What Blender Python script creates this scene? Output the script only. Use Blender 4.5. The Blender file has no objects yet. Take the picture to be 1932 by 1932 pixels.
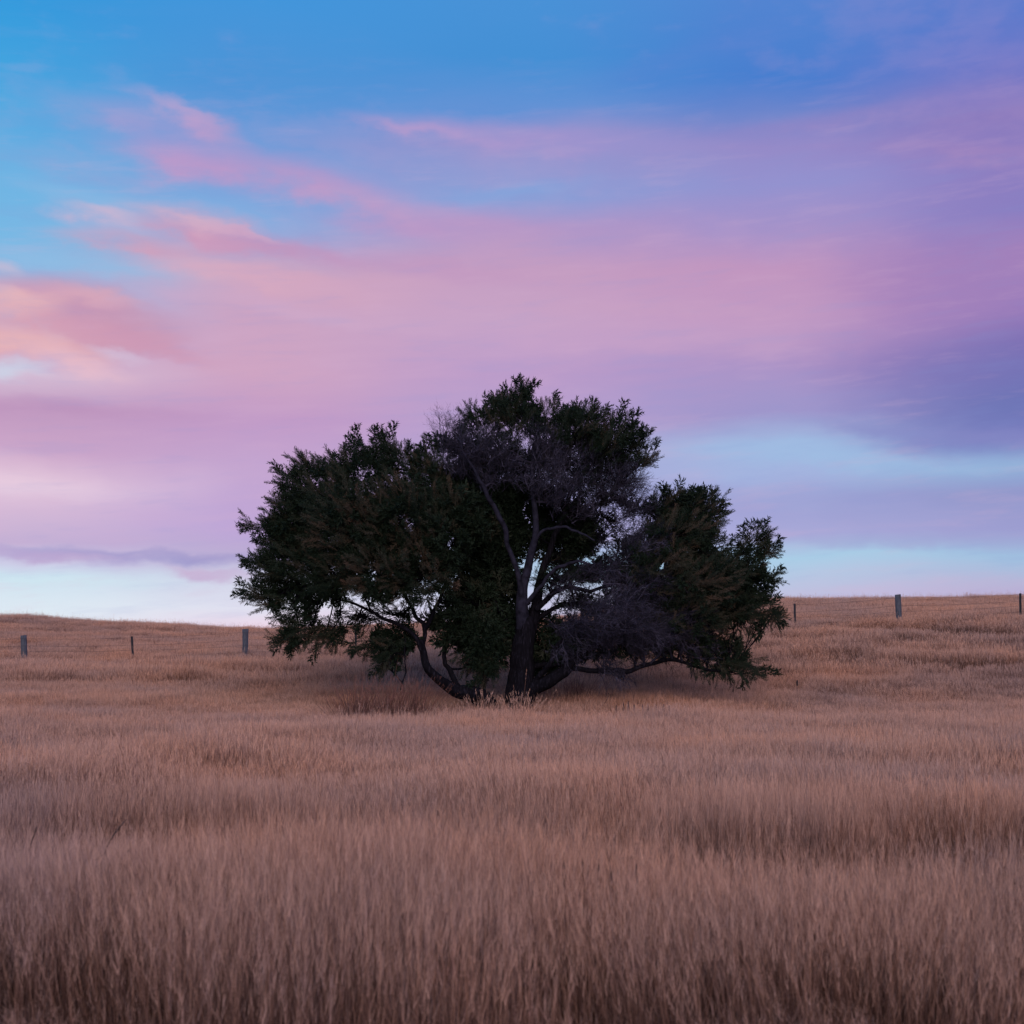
import bpy, math, random, sys
import numpy as np
from mathutils import Vector, Matrix, noise as mnoise

rng = np.random.default_rng(11)
random.seed(5)
S = bpy.context.scene
COL = S.collection

# ------------------------------------------------------------------ camera
F = 2654.0                    # focal length in units of a 1932-wide picture
HOR = 1198.0                  # row of the eye-level horizon
PITCH = math.atan((HOR - 966.0) / F)
cam = bpy.data.cameras.new('camera')
cam_ob = bpy.data.objects.new('camera', cam)
COL.objects.link(cam_ob)
cam.sensor_width = 36.0
cam.lens = 36.0 * F / 1932.0
cam.clip_start = 0.1
cam.clip_end = 6000.0
cam_ob.location = (0, 0, 0)
cam_ob.rotation_euler = (math.pi / 2 + PITCH, 0, 0)
cam.dof.use_dof = True
cam.dof.focus_distance = 33.0
cam.dof.aperture_fstop = 4.5
S.camera = cam_ob
CP, SP = math.cos(PITCH), math.sin(PITCH)


def ray(u, v):
    a, b, c = (u - 966.0), F, (966.0 - v)
    return np.array([a, b * CP - c * SP, b * SP + c * CP])


def at(u, v, D):
    r = ray(u, v)
    return r * (D / r[1])


# ------------------------------------------------------------------ colour helpers
def lin(c):
    out = []
    for x in c:
        x /= 255.0
        out.append(x / 12.92 if x <= 0.04045 else ((x + 0.055) / 1.055) ** 2.4)
    return tuple(out) + (1.0,)


# ------------------------------------------------------------------ world / sky
W = bpy.data.worlds.new('World')
S.world = W
W.use_nodes = True
nt = W.node_tree
nt.nodes.clear()
LK = nt.links.new


def sock(n, i, val):
    if isinstance(val, bpy.types.NodeSocket):
        LK(val, n.inputs[i])
    else:
        n.inputs[i].default_value = val


def M(op, a, b=0.0, c=0.0, clamp=False):
    n = nt.nodes.new('ShaderNodeMath')
    n.operation = op
    n.use_clamp = clamp
    sock(n, 0, a); sock(n, 1, b); sock(n, 2, c)
    return n.outputs[0]


def SM(x, a, b):                     # smoothstep from a to b
    n = nt.nodes.new('ShaderNodeMapRange')
    n.interpolation_type = 'SMOOTHSTEP'
    sock(n, 0, x)
    n.inputs[1].default_value = a
    n.inputs[2].default_value = b
    n.inputs[3].default_value = 0.0 if a < b else 1.0
    n.inputs[4].default_value = 1.0 if a < b else 0.0
    if a > b:
        n.inputs[1].default_value, n.inputs[2].default_value = b, a
    return n.outputs[0]


def MIX(f, a, b):
    n = nt.nodes.new('ShaderNodeMix')
    n.data_type = 'RGBA'
    sock(n, 0, f); sock(n, 6, a); sock(n, 7, b)
    return n.outputs[2]


def NOISE(vec, scale, detail=2.0, rough=0.5):
    n = nt.nodes.new('ShaderNodeTexNoise')
    LK(vec, n.inputs['Vector'])
    n.inputs['Scale'].default_value = scale
    n.inputs['Detail'].default_value = detail
    n.inputs['Roughness'].default_value = rough
    return n.outputs['Fac']


def VEC(x, y, z):
    n = nt.nodes.new('ShaderNodeCombineXYZ')
    sock(n, 0, x); sock(n, 1, y); sock(n, 2, z)
    return n.outputs[0]


tc = nt.nodes.new('ShaderNodeTexCoord')
sep = nt.nodes.new('ShaderNodeSeparateXYZ')
LK(tc.outputs['Generated'], sep.inputs[0])
X, Y, Z = sep.outputs
# sky coordinates: X east-west component, Z height component of the direction
flow = VEC(X, M('MULTIPLY', Y, 0.35), M('ADD', M('MULTIPLY', Z, 3.2), M('MULTIPLY', X, 0.55)))
flow2 = VEC(M('ADD', X, 3.7), M('MULTIPLY', Y, 0.35), M('MULTIPLY', Z, 2.2))
nA = M('SUBTRACT', NOISE(flow, 5.0, 3.0, 0.5), 0.5)
nB = M('SUBTRACT', NOISE(flow2, 9.0, 4.0, 0.55), 0.5)
nC = M('SUBTRACT', NOISE(flow2, 26.0, 4.0, 0.55), 0.5)
PX = 1.0 / F
wX = M('ADD', X, M('ADD', M('MULTIPLY', nB, 150 * PX), M('MULTIPLY', nA, 200 * PX)))
wZ = M('ADD', Z, M('ADD', M('MULTIPLY', nA, 62 * PX), M('MULTIPLY', nB, 42 * PX)))


def sc(u, v):
    r = ray(u, v)
    r = r / np.linalg.norm(r)
    return float(r[0]), float(r[2])


columns = {
    0: [(0, 50, 155, 222), (150, 70, 168, 226), (300, 105, 178, 228), (450, 122, 186, 230), (560, 160, 180, 222),
        (640, 200, 176, 208), (700, 214, 190, 214), (770, 192, 152, 192), (850, 204, 166, 202), (915, 232, 204, 224),
        (960, 214, 186, 216), (1020, 196, 176, 214), (1066, 205, 205, 232), (1090, 206, 228, 242), (1190, 230, 238, 247)],
    480: [(0, 66, 150, 220), (150, 76, 148, 216), (260, 108, 156, 218), (380, 128, 168, 222), (440, 150, 166, 215), (520, 210, 166, 192),
          (600, 204, 164, 196), (700, 208, 165, 196), (800, 194, 155, 200), (900, 196, 166, 210), (1000, 190, 166, 216),
          (1060, 186, 172, 212), (1095, 206, 208, 232), (1150, 226, 226, 242), (1190, 238, 216, 234)],
    966: [(0, 72, 146, 216), (110, 68, 144, 214), (210, 98, 146, 214), (260, 150, 148, 206), (330, 146, 156, 212),
          (365, 136, 160, 216), (420, 180, 152, 200), (500, 198, 158, 194), (600, 200, 164, 200), (700, 188, 156, 202),
          (820, 180, 160, 208), (900, 170, 166, 214), (1000, 178, 172, 220), (1060, 172, 205, 232), (1190, 214, 200, 230)],
    1450: [(0, 82, 132, 210), (150, 70, 126, 208), (215, 112, 134, 204), (280, 150, 138, 200), (350, 148, 146, 208),
           (430, 164, 146, 202), (500, 194, 150, 192), (600, 194, 154, 196), (690, 172, 148, 200), (790, 158, 150, 204),
           (845, 160, 186, 226), (900, 164, 180, 224), (945, 156, 160, 212), (1020, 170, 170, 218), (1062, 170, 206, 232),
           (1125, 196, 192, 224)],
    1932: [(0, 92, 122, 204), (90, 106, 120, 201), (190, 138, 122, 190), (300, 142, 126, 193), (400, 138, 126, 194),
           (500, 164, 128, 186), (590, 152, 122, 186), (660, 126, 112, 180), (760, 108, 116, 182), (825, 122, 126, 192),
           (880, 146, 178, 218), (935, 146, 152, 204), (1015, 158, 158, 210), (1060, 160, 194, 226), (1125, 188, 178, 214)],
}
ZEN = (70, 120, 198)
Z0, Z1 = -0.03, 1.0
ramps, xs = [], []
for u, stops in columns.items():
    r = nt.nodes.new('ShaderNodeValToRGB')
    cr = r.color_ramp
    cr.interpolation = 'LINEAR'
    ent = [((sc(u, v)[1] - Z0) / (Z1 - Z0), (a, b, c)) for v, a, b, c in stops]
    ent.sort()
    top = ent[-1][1]
    ent.append((0.60, tuple(0.5 * (p + q) for p, q in zip(top, ZEN))))
    ent.append((0.98, ZEN))
    cr.elements[0].position = ent[0][0]
    cr.elements[0].color = lin(ent[0][1])
    cr.elements[1].position = ent[-1][0]
    cr.elements[1].color = lin(ent[-1][1])
    for p, c in ent[1:-1]:
        e = cr.elements.new(p)
        e.color = lin(c)
    fz = M('DIVIDE', M('SUBTRACT', wZ, Z0), Z1 - Z0)
    LK(fz, r.inputs[0])
    ramps.append(r.outputs[0])
    xs.append(sc(u, 600)[0])
sky = ramps[0]
for i in range(1, 5):
    f = SM(wX, xs[i - 1], xs[i])
    sky = MIX(f, sky, ramps[i])

# finely warped coordinates for the clouds that stand out one by one
cX = M('ADD', X, M('ADD', M('MULTIPLY', nB, 110 * PX), M('MULTIPLY', nC, 70 * PX)))
cZ = M('ADD', Z, M('ADD', M('MULTIPLY', nB, 48 * PX), M('MULTIPLY', nC, 44 * PX)))


def cloud(sky, u, v, ru, rv, rot, col, amt, soft=0.9, up=1.0):
    """one cloud at a direction; rot in degrees, positive = right end lower; up<1 makes its upper edge crisper"""
    x0, z0 = sc(u, v)
    a = math.radians(rot)
    dx = M('SUBTRACT', cX, x0)
    dz = M('SUBTRACT', cZ, z0)
    p = M('ADD', M('MULTIPLY', dx, math.cos(a)), M('MULTIPLY', dz, -math.sin(a)))
    q = M('ADD', M('MULTIPLY', dx, math.sin(a)), M('MULTIPLY', dz, math.cos(a)))
    p = M('DIVIDE', p, ru * PX)
    if up != 1.0:
        q = M('ADD', M('DIVIDE', M('MAXIMUM', q, 0.0), rv * up * PX), M('DIVIDE', M('MINIMUM', q, 0.0), rv * PX))
    else:
        q = M('DIVIDE', q, rv * PX)
    d = M('SQRT', M('ADD', M('MULTIPLY', p, p), M('MULTIPLY', q, q)))
    m = SM(d, 1.15, 1.15 - soft)
    wisp = M('ADD', 0.82, M('MULTIPLY', nC, 1.5), clamp=True)
    m = M('MULTIPLY', M('MULTIPLY', m, amt), wisp)
    return MIX(m, sky, lin(col))


CL = [
    # left blue hollows
    (330, 395, 330, 30, 5, (124, 182, 230), 0.6, 1.1, 1.0),
    (130, 495, 240, 26, 4, (140, 190, 230), 0.8, 1.1, 1.0),
    (960, 362, 190, 17, -7, (126, 166, 222), 0.6, 1.1, 1.0),
    (150, 320, 200, 40, 5, (142, 168, 218), 0.5, 1.1, 1.0),
    (160, 380, 190, 26, 5, (150, 186, 226), 0.5, 1.1, 1.0),
    # top wisps
    (230, 215, 190, 45, 8, (146, 162, 214), 0.65, 1.15, 0.8),
    (335, 210, 100, 22, 22, (206, 168, 206), 0.75, 1.15, 0.7),
    (400, 250, 90, 34, 20, (186, 154, 202), 0.7, 1.15, 0.8),
    (330, 270, 150, 55, 25, (172, 152, 208), 0.6, 1.1, 1.0),
    (380, 312, 200, 46, 8, (196, 154, 200), 0.8, 1.15, 0.8),
    (570, 335, 260, 46, 7, (188, 150, 200), 0.85, 1.15, 0.9),
    (700, 380, 240, 36, 9, (198, 156, 198), 0.8, 1.15, 1.0),
    (900, 250, 260, 40, 6, (172, 152, 206), 0.75, 1.15, 0.7),
    (800, 240, 140, 20, 10, (190, 156, 204), 0.55, 1.15, 0.8),
    (1130, 270, 240, 34, 3, (160, 146, 206), 0.6, 1.1, 0.8),
    (1600, 215, 280, 26, -6, (150, 134, 196), 0.6, 1.1, 0.7),
    (1840, 290, 170, 26, 10, (172, 138, 190), 0.5, 1.1, 0.8),
    # second bank
    (200, 415, 110, 34, 8, (198, 178, 210), 0.85, 1.1, 0.7),
    (250, 460, 160, 22, 3, (208, 160, 188), 0.85, 0.9, 1.0),
    (370, 425, 150, 46, 10, (208, 166, 194), 0.9, 1.0, 0.8),
    (420, 450, 170, 28, 9, (204, 152, 186), 0.75, 1.0, 0.8),
    (570, 475, 170, 34, 8, (196, 148, 188), 0.85, 1.0, 0.8),
    (800, 425, 200, 30, 3, (186, 150, 198), 0.6, 1.1, 1.0),
    (430, 520, 170, 36, 8, (218, 172, 194), 0.9, 1.0, 1.0),
    (600, 545, 200, 26, 6, (212, 168, 194), 0.6, 1.1, 1.0),
    (820, 500, 280, 30, 5, (192, 150, 192), 0.6, 1.1, 0.8),
    # coral cloud at the left edge
    (60, 600, 210, 82, 4, (216, 160, 178), 0.95, 0.6, 0.85),
    (190, 592, 180, 60, 16, (196, 150, 182), 0.9, 0.8, 0.9),
    (280, 645, 150, 28, 14, (206, 152, 180), 0.8, 1.0, 1.0),
    (15, 575, 100, 28, -4, (232, 180, 186), 0.85, 0.9, 0.7),
    (150, 620, 120, 22, 12, (214, 158, 180), 0.5, 1.0, 1.0),
    (40, 645, 170, 30, 8, (238, 186, 186), 0.8, 1.0, 1.0),
    (150, 690, 110, 30, 14, (236, 192, 204), 0.8, 1.0, 1.0),
    (15, 695, 70, 24, 6, (204, 212, 232), 0.85, 1.0, 1.0),
    (225, 668, 60, 16, 14, (212, 196, 222), 0.6, 1.0, 1.0),
    (25, 556, 100, 24, -3, (240, 190, 190), 0.65, 1.1, 0.6),
    (165, 556, 100, 24, 6, (228, 176, 188), 0.55, 1.1, 0.6),
    (365, 412, 90, 22, 12, (222, 178, 198), 0.65, 1.1, 0.6),
    (190, 402, 80, 22, 4, (212, 186, 208), 0.65, 1.1, 0.6),
    (470, 440, 80, 12, 10, (214, 168, 196), 0.6, 0.9, 0.6),
    (0, 505, 50, 18, 0, (205, 190, 212), 0.7, 1.0, 1.0),
    (60, 760, 360, 24, 3, (188, 146, 188), 0.6, 1.1, 0.8),
    (560, 585, 300, 22, 6, (208, 172, 204), 0.5, 1.1, 1.0),
    (1250, 640, 400, 36, 2, (200, 162, 200), 0.5, 1.1, 1.0),
    (1180, 580, 420, 24, 4, (202, 162, 196), 0.5, 1.1, 1.0),
    # right side
    (1860, 520, 300, 90, 4, (160, 128, 188), 0.75, 1.1, 1.0),
    (1350, 90, 260, 30, -12, (90, 132, 210), 0.4, 1.1, 1.0),
    (1820, 710, 280, 80, -4, (116, 114, 184), 0.4, 1.1, 1.0),
    (1600, 860, 340, 30, 4, (158, 190, 228), 0.7, 1.0, 1.0),
    (1780, 815, 330, 20, 6, (136, 138, 198), 0.6, 1.0, 1.0),
    (1400, 935, 300, 30, 4, (162, 168, 216), 0.6, 1.0, 0.8),
    (1700, 1022, 300, 20, 1, (158, 160, 210), 0.5, 1.0, 1.0),
    # low streaks at the left
    (270, 1050, 290, 17, 3, (160, 152, 204), 0.85, 0.9, 0.9),
    (60, 1045, 220, 16, 3, (186, 166, 210), 0.8, 0.9, 0.9),
    (390, 1086, 100, 20, 10, (198, 172, 210), 0.8, 0.9, 0.8),
    (90, 1095, 240, 16, 1, (208, 232, 243), 0.7, 1.0, 1.0),
    (40, 925, 230, 16, 2, (228, 206, 228), 0.4, 1.1, 1.0),
]
for c in CL:
    sky = cloud(sky, *c[:5], c[5], c[6], c[7], c[8])
# faint wisps everywhere
w = M('MULTIPLY', SM(M('ADD', nA, nC), 0.02, 0.35), 0.09)
sky = MIX(w, sky, lin((212, 170, 205)))
streak = VEC(M('MULTIPLY', X, 1.0), M('MULTIPLY', Y, 0.3), M('ADD', M('MULTIPLY', Z, 7.0), M('MULTIPLY', X, -0.5)))
nD = NOISE(streak, 14.0, 5.0, 0.6)
low = SM(Z, 0.42, 0.30)
sky = MIX(M('MULTIPLY', M('MULTIPLY', SM(nD, 0.50, 0.72), 0.13), low), sky, lin((216, 178, 208)))
sky = MIX(M('MULTIPLY', M('MULTIPLY', SM(nD, 0.50, 0.30), 0.11), low), sky, lin((132, 150, 210)))

SUN_EL, SUN_ROT = math.radians(3.0), math.radians(200.0)
nish = nt.nodes.new('ShaderNodeTexSky')
nish.sky_type = 'NISHITA'
nish.sun_disc = False
nish.sun_elevation = SUN_EL
nish.sun_rotation = SUN_ROT
bg1 = nt.nodes.new('ShaderNodeBackground')
bg2 = nt.nodes.new('ShaderNodeBackground')
LK(sky, bg1.inputs[0]); bg1.inputs[1].default_value = 0.98
LK(nish.outputs[0], bg2.inputs[0]); bg2.inputs[1].default_value = 0.003
add = nt.nodes.new('ShaderNodeAddShader')
LK(bg1.outputs[0], add.inputs[0]); LK(bg2.outputs[0], add.inputs[1])
wo = nt.nodes.new('ShaderNodeOutputWorld')
LK(add.outputs[0], wo.inputs[0])

sun = bpy.data.lights.new('sun', 'SUN')
sun.energy = 2.0
sun.angle = math.radians(50)
sun.color = (1.0, 0.77, 0.70)
sun_ob = bpy.data.objects.new('sun', sun)
COL.objects.link(sun_ob)
sun_ob.rotation_euler = (math.radians(66), 0, math.radians(4))   # soft light added behind the camera to brighten grass and reach under the crown

S.view_settings.view_transform = 'Standard'
S.view_settings.look = 'None'
S.view_settings.exposure = 0.0
S.view_settings.gamma = 1.0
S.view_settings.use_curve_mapping = False
try:
    S.cycles.max_bounces = 5
    S.cycles.diffuse_bounces = 3
    S.cycles.transparent_max_bounces = 4
    S.cycles.use_denoising = True
except Exception:
    pass


# ------------------------------------------------------------------ materials
def material(name, build):
    m = bpy.data.materials.new(name)
    m.use_nodes = True
    t = m.node_tree
    t.nodes.clear()
    out = t.nodes.new('ShaderNodeOutputMaterial')
    p = t.nodes.new('ShaderNodeBsdfPrincipled')
    t.links.new(p.outputs[0], out.inputs[0])
    build(t, p)
    return m


def nd(t, kind, **kw):
    n = t.nodes.new(kind)
    for k, v in kw.items():
        setattr(n, k, v)
    return n


def ramp(t, src, stops):
    r = nd(t, 'ShaderNodeValToRGB')
    t.links.new(src, r.inputs[0])
    r.color_ramp.elements[0].position = stops[0][0]
    r.color_ramp.elements[0].color = tuple(stops[0][1]) + (1,)
    r.color_ramp.elements[1].position = stops[-1][0]
    r.color_ramp.elements[1].color = tuple(stops[-1][1]) + (1,)
    for p, c in stops[1:-1]:
        e = r.color_ramp.elements.new(p)
        e.color = tuple(c) + (1,)
    return r.outputs[0]


def nz(t, vec, scale, detail=3, rough=0.5):
    n = nd(t, 'ShaderNodeTexNoise')
    if vec is not None:
        t.links.new(vec, n.inputs['Vector'])
    n.inputs['Scale'].default_value = scale
    n.inputs['Detail'].default_value = detail
    n.inputs['Roughness'].default_value = rough
    return n.outputs['Fac']


def cmix(t, f, a, b, mode='MIX'):
    n = nd(t, 'ShaderNodeMix', data_type='RGBA', blend_type=mode)
    for i, v in ((0, f), (6, a), (7, b)):
        if isinstance(v, bpy.types.NodeSocket):
            t.links.new(v, n.inputs[i])
        else:
            n.inputs[i].default_value = v if i == 0 else (tuple(v) + (1,))
    return n.outputs[2]


def grass_build(t, p):
    geo = nd(t, 'ShaderNodeNewGeometry')
    a = nd(t, 'ShaderNodeAttribute', attribute_name='along')
    b = nd(t, 'ShaderNodeAttribute', attribute_name='tint')
    stalk = ramp(t, a.outputs['Fac'], [(0.0, (0.030, 0.016, 0.012)), (0.45, (0.12, 0.065, 0.044)), (0.8, (0.33, 0.195, 0.135)), (1.0, (0.56, 0.37, 0.275))])  # pale heads, old brown bases, and shade inside the stand painted into lower stems
    patch = nz(t, geo.outputs['Position'], 0.26, 5, 0.68)
    pc = ramp(t, patch, [(0.30, (0.78, 0.84, 1.00)), (0.48, (1.02, 0.97, 0.99)), (0.66, (1.24, 1.03, 0.90))])
    tc_ = ramp(t, b.outputs['Fac'], [(0.0, (0.24, 0.19, 0.18)), (0.35, (0.72, 0.70, 0.70)), (1.0, (1.32, 1.30, 1.24))])
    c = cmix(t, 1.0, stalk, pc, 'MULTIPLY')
    c = cmix(t, 1.0, c, tc_, 'MULTIPLY')
    t.links.new(c, p.inputs['Base Color'])
    p.inputs['Roughness'].default_value = 0.75
    p.inputs['Specular IOR Level'].default_value = 0.15


def reddish_build(t, p):
    a = nd(t, 'ShaderNodeAttribute', attribute_name='along')
    b = nd(t, 'ShaderNodeAttribute', attribute_name='tint')
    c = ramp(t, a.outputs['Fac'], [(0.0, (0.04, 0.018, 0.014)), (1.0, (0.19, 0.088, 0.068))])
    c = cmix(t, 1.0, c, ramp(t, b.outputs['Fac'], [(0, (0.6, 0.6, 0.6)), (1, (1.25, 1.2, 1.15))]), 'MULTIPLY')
    t.links.new(c, p.inputs['Base Color'])
    p.inputs['Roughness'].default_value = 0.8


def leaf_build(t, p):
    b = nd(t, 'ShaderNodeAttribute', attribute_name='tint')
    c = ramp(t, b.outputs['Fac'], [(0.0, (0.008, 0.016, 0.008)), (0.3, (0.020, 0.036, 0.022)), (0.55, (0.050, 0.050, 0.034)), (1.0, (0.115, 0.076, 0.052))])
    t.links.new(c, p.inputs['Base Color'])
    p.inputs['Roughness'].default_value = 0.65
    p.inputs['Specular IOR Level'].default_value = 0.12


def deadtwig_build(t, p):
    b = nd(t, 'ShaderNodeAttribute', attribute_name='tint')
    c = ramp(t, b.outputs['Fac'], [(0.0, (0.010, 0.009, 0.015)), (0.5, (0.034, 0.032, 0.050)), (1.0, (0.10, 0.095, 0.14))])
    t.links.new(c, p.inputs['Base Color'])
    p.inputs['Roughness'].default_value = 0.9
    p.inputs['Specular IOR Level'].default_value = 0.1


def bark_build(t, p):
    tcn = nd(t, 'ShaderNodeTexCoord')
    mp = nd(t, 'ShaderNodeMapping')
    mp.inputs['Scale'].default_value = (9, 9, 1.3)
    t.links.new(tcn.outputs['Object'], mp.inputs[0])
    n = nz(t, mp.outputs[0], 3.0, 6, 0.65)
    c = ramp(t, n, [(0.3, (0.003, 0.003, 0.004)), (0.55, (0.008, 0.0075, 0.011)), (0.72, (0.030, 0.029, 0.042))])
    t.links.new(c, p.inputs['Base Color'])
    bp = nd(t, 'ShaderNodeBump')
    bp.inputs['Strength'].default_value = 0.7
    bp.inputs['Distance'].default_value = 0.04
    t.links.new(n, bp.inputs['Height'])
    t.links.new(bp.outputs[0], p.inputs['Normal'])
    p.inputs['Roughness'].default_value = 0.95
    p.inputs['Specular IOR Level'].default_value = 0.06


def palebark_build(t, p):
    tcn = nd(t, 'ShaderNodeTexCoord')
    n = nz(t, tcn.outputs['Object'], 7.0, 5, 0.6)
    c = ramp(t, n, [(0.3, (0.007, 0.007, 0.012)), (0.7, (0.030, 0.030, 0.048))])
    t.links.new(c, p.inputs['Base Color'])
    p.inputs['Roughness'].default_value = 0.95
    p.inputs['Specular IOR Level'].default_value = 0.08


def post_build(t, p):
    tcn = nd(t, 'ShaderNodeTexCoord')
    mp = nd(t, 'ShaderNodeMapping')
    mp.inputs['Scale'].default_value = (14, 14, 1.6)
    t.links.new(tcn.outputs['Object'], mp.inputs[0])
    n = nz(t, mp.outputs[0], 2.0, 6, 0.65)
    c = ramp(t, n, [(0.3, (0.03, 0.036, 0.046)), (0.55, (0.075, 0.088, 0.11)), (0.75, (0.14, 0.155, 0.18))])
    t.links.new(c, p.inputs['Base Color'])
    bp = nd(t, 'ShaderNodeBump')
    bp.inputs['Strength'].default_value = 0.6
    bp.inputs['Distance'].default_value = 0.01
    t.links.new(n, bp.inputs['Height'])
    t.links.new(bp.outputs[0], p.inputs['Normal'])
    p.inputs['Roughness'].default_value = 0.85


def iron_build(t, p):
    n = nz(t, None, 12.0, 3)
    t.links.new(ramp(t, n, [(0.3, (0.012, 0.012, 0.014)), (0.7, (0.03, 0.025, 0.025))]), p.inputs['Base Color'])
    p.inputs['Roughness'].default_value = 0.7


def ground_build(t, p):
    geo = nd(t, 'ShaderNodeNewGeometry')
    n = nz(t, geo.outputs['Position'], 2.5, 8, 0.7)
    t.links.new(ramp(t, n, [(0.3, (0.05, 0.03, 0.022)), (0.5, (0.11, 0.065, 0.045)), (0.7, (0.19, 0.115, 0.08))]), p.inputs['Base Color'])
    p.inputs['Roughness'].default_value = 0.95


def darkseed_build(t, p):
    n = nz(t, None, 40.0, 2)
    t.links.new(ramp(t, n, [(0.3, (0.02, 0.012, 0.012)), (0.7, (0.05, 0.028, 0.024))]), p.inputs['Base Color'])
    p.inputs['Roughness'].default_value = 0.85


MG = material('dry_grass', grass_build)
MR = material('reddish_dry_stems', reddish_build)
ML = material('tree_leaves', leaf_build)
MD = material('dead_grey_twigs', deadtwig_build)
MB = material('dark_bark', bark_build)
MPB = material('pale_bark', palebark_build)
MP = material('weathered_post_wood', post_build)
MI = material('dark_iron', iron_build)
MGR = material('ground_litter', ground_build)
MS = material('dark_seed', darkseed_build)


# ------------------------------------------------------------------ mesh helpers
def mesh_np(name, V, faces, mat, attrs=None, smooth=False):
    """V (n,3); faces: list of (k, array(m,k))"""
    me = bpy.data.meshes.new(name)
    V = np.asarray(V, dtype=np.float32)
    me.vertices.add(len(V))
    me.vertices.foreach_set('co', V.ravel())
    nl = sum(a.size for _, a in faces)
    npoly = sum(len(a) for _, a in faces)
    me.loops.add(nl)
    me.polygons.add(npoly)
    me.loops.foreach_set('vertex_index', np.concatenate([a.ravel() for _, a in faces]).astype(np.int32))
    starts, o = [], 0
    for k, a in faces:
        starts.append(o + np.arange(len(a)) * k)
        o += a.size
    me.polygons.foreach_set('loop_start', np.concatenate(starts).astype(np.int32))
    if attrs:
        for k, arr in attrs.items():
            at_ = me.attributes.new(k, 'FLOAT', 'POINT')
            at_.data.foreach_set('value', np.asarray(arr, dtype=np.float32))
    if smooth:
        me.polygons.foreach_set('use_smooth', np.ones(npoly, dtype=bool))
    me.update(calc_edges=True)
    me.validate()
    me.materials.append(mat)
    return me


def link(name, me, parent=None, **props):
    o = bpy.data.objects.new(name, me)
    COL.objects.link(o)
    if parent is not None:
        o.parent = parent
    for k, v in props.items():
        o[k] = v
    return o


class Tubes:
    """collects tapered tubes along polylines"""
    def __init__(self):
        self.V, self.Fq, self.n = [], [], 0
        self.tint = []

    def add(self, pts, rad, sides=6, tint=0.5, cap=True, flute=0.0):
        pts = np.asarray(pts, float)
        rad = np.asarray(rad, float)
        n = len(pts)
        tan = np.gradient(pts, axis=0)
        tan /= np.linalg.norm(tan, axis=1)[:, None] + 1e-9
        ref = np.array([0.3, 0.9, 0.2])
        a = np.cross(tan, ref)
        a /= np.linalg.norm(a, axis=1)[:, None] + 1e-9
        b = np.cross(tan, a)
        th = np.arange(sides) * 2 * math.pi / sides
        fl = 1 + flute * np.sin(th * 3 + 1.0) + flute * 0.6 * np.sin(th * 5)
        ring = (a[:, None, :] * np.cos(th)[None, :, None] + b[:, None, :] * np.sin(th)[None, :, None]) * (rad[:, None, None] * fl[None, :, None]) + pts[:, None, :]
        self.V.append(ring.reshape(-1, 3))
        i = np.arange(n - 1)[:, None] * sides + np.arange(sides)[None, :]
        j = np.arange(n - 1)[:, None] * sides + (np.arange(sides)[None, :] + 1) % sides
        q = np.stack([i, j, j + sides, i + sides], axis=-1).reshape(-1, 4) + self.n
        self.Fq.append(q)
        if cap:
            top = self.n + (n - 1) * sides
            for k in range(1, sides - 1, 2):
                l = min(k + 2, sides - 1)
                self.Fq.append(np.array([[top, top + k, top + k + 1, top + l]])) if l != k + 1 else None
        self.tint.append(np.full(n * sides, tint))
        self.n += n * sides

    def mesh(self, name, mat, smooth=True):
        V = np.concatenate(self.V)
        return mesh_np(name, V, [(4, np.concatenate([f for f in self.Fq if f is not None]))], mat, {'tint': np.concatenate(self.tint)}, smooth)


def spline(P, n):
    """Catmull-Rom through rows of P (any columns)"""
    P = np.asarray(P, float)
    Q = np.vstack([2 * P[0] - P[1], P, 2 * P[-1] - P[-2]])
    t = np.linspace(0, len(P) - 1 - 1e-6, n)
    k = t.astype(int)
    f = (t - k)[:, None]
    p0, p1, p2, p3 = Q[k], Q[k + 1], Q[k + 2], Q[k + 3]
    return 0.5 * ((2 * p1) + (-p0 + p2) * f + (2 * p0 - 5 * p1 + 4 * p2 - p3) * f ** 2 + (-p0 + 3 * p1 - 3 * p2 + p3) * f ** 3)


# ------------------------------------------------------------------ terrain
UC = [-900, 0, 240, 470, 966, 1300, 1500, 1700, 1932, 2900]
SCOL = np.array([ray(u, 1250)[0] / math.hypot(*ray(u, 1250)[:2]) for u in UC])
# rows: distance -> row of the picture at which the top of the grass stands there, for each column; or ('z', ground heights)
GH = {0: .42, 4: .42, 6: .48, 8: .58, 10: .42, 13: .5, 20: .48, 34: .45, 42: .42, 50: .35, 65: .38, 80: .38}


def row_v(D, vs):
    z = []
    for u, v in zip(UC, vs):
        z.append(at(u, v, D)[2])
    return np.array(z) - GH[D]


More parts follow.
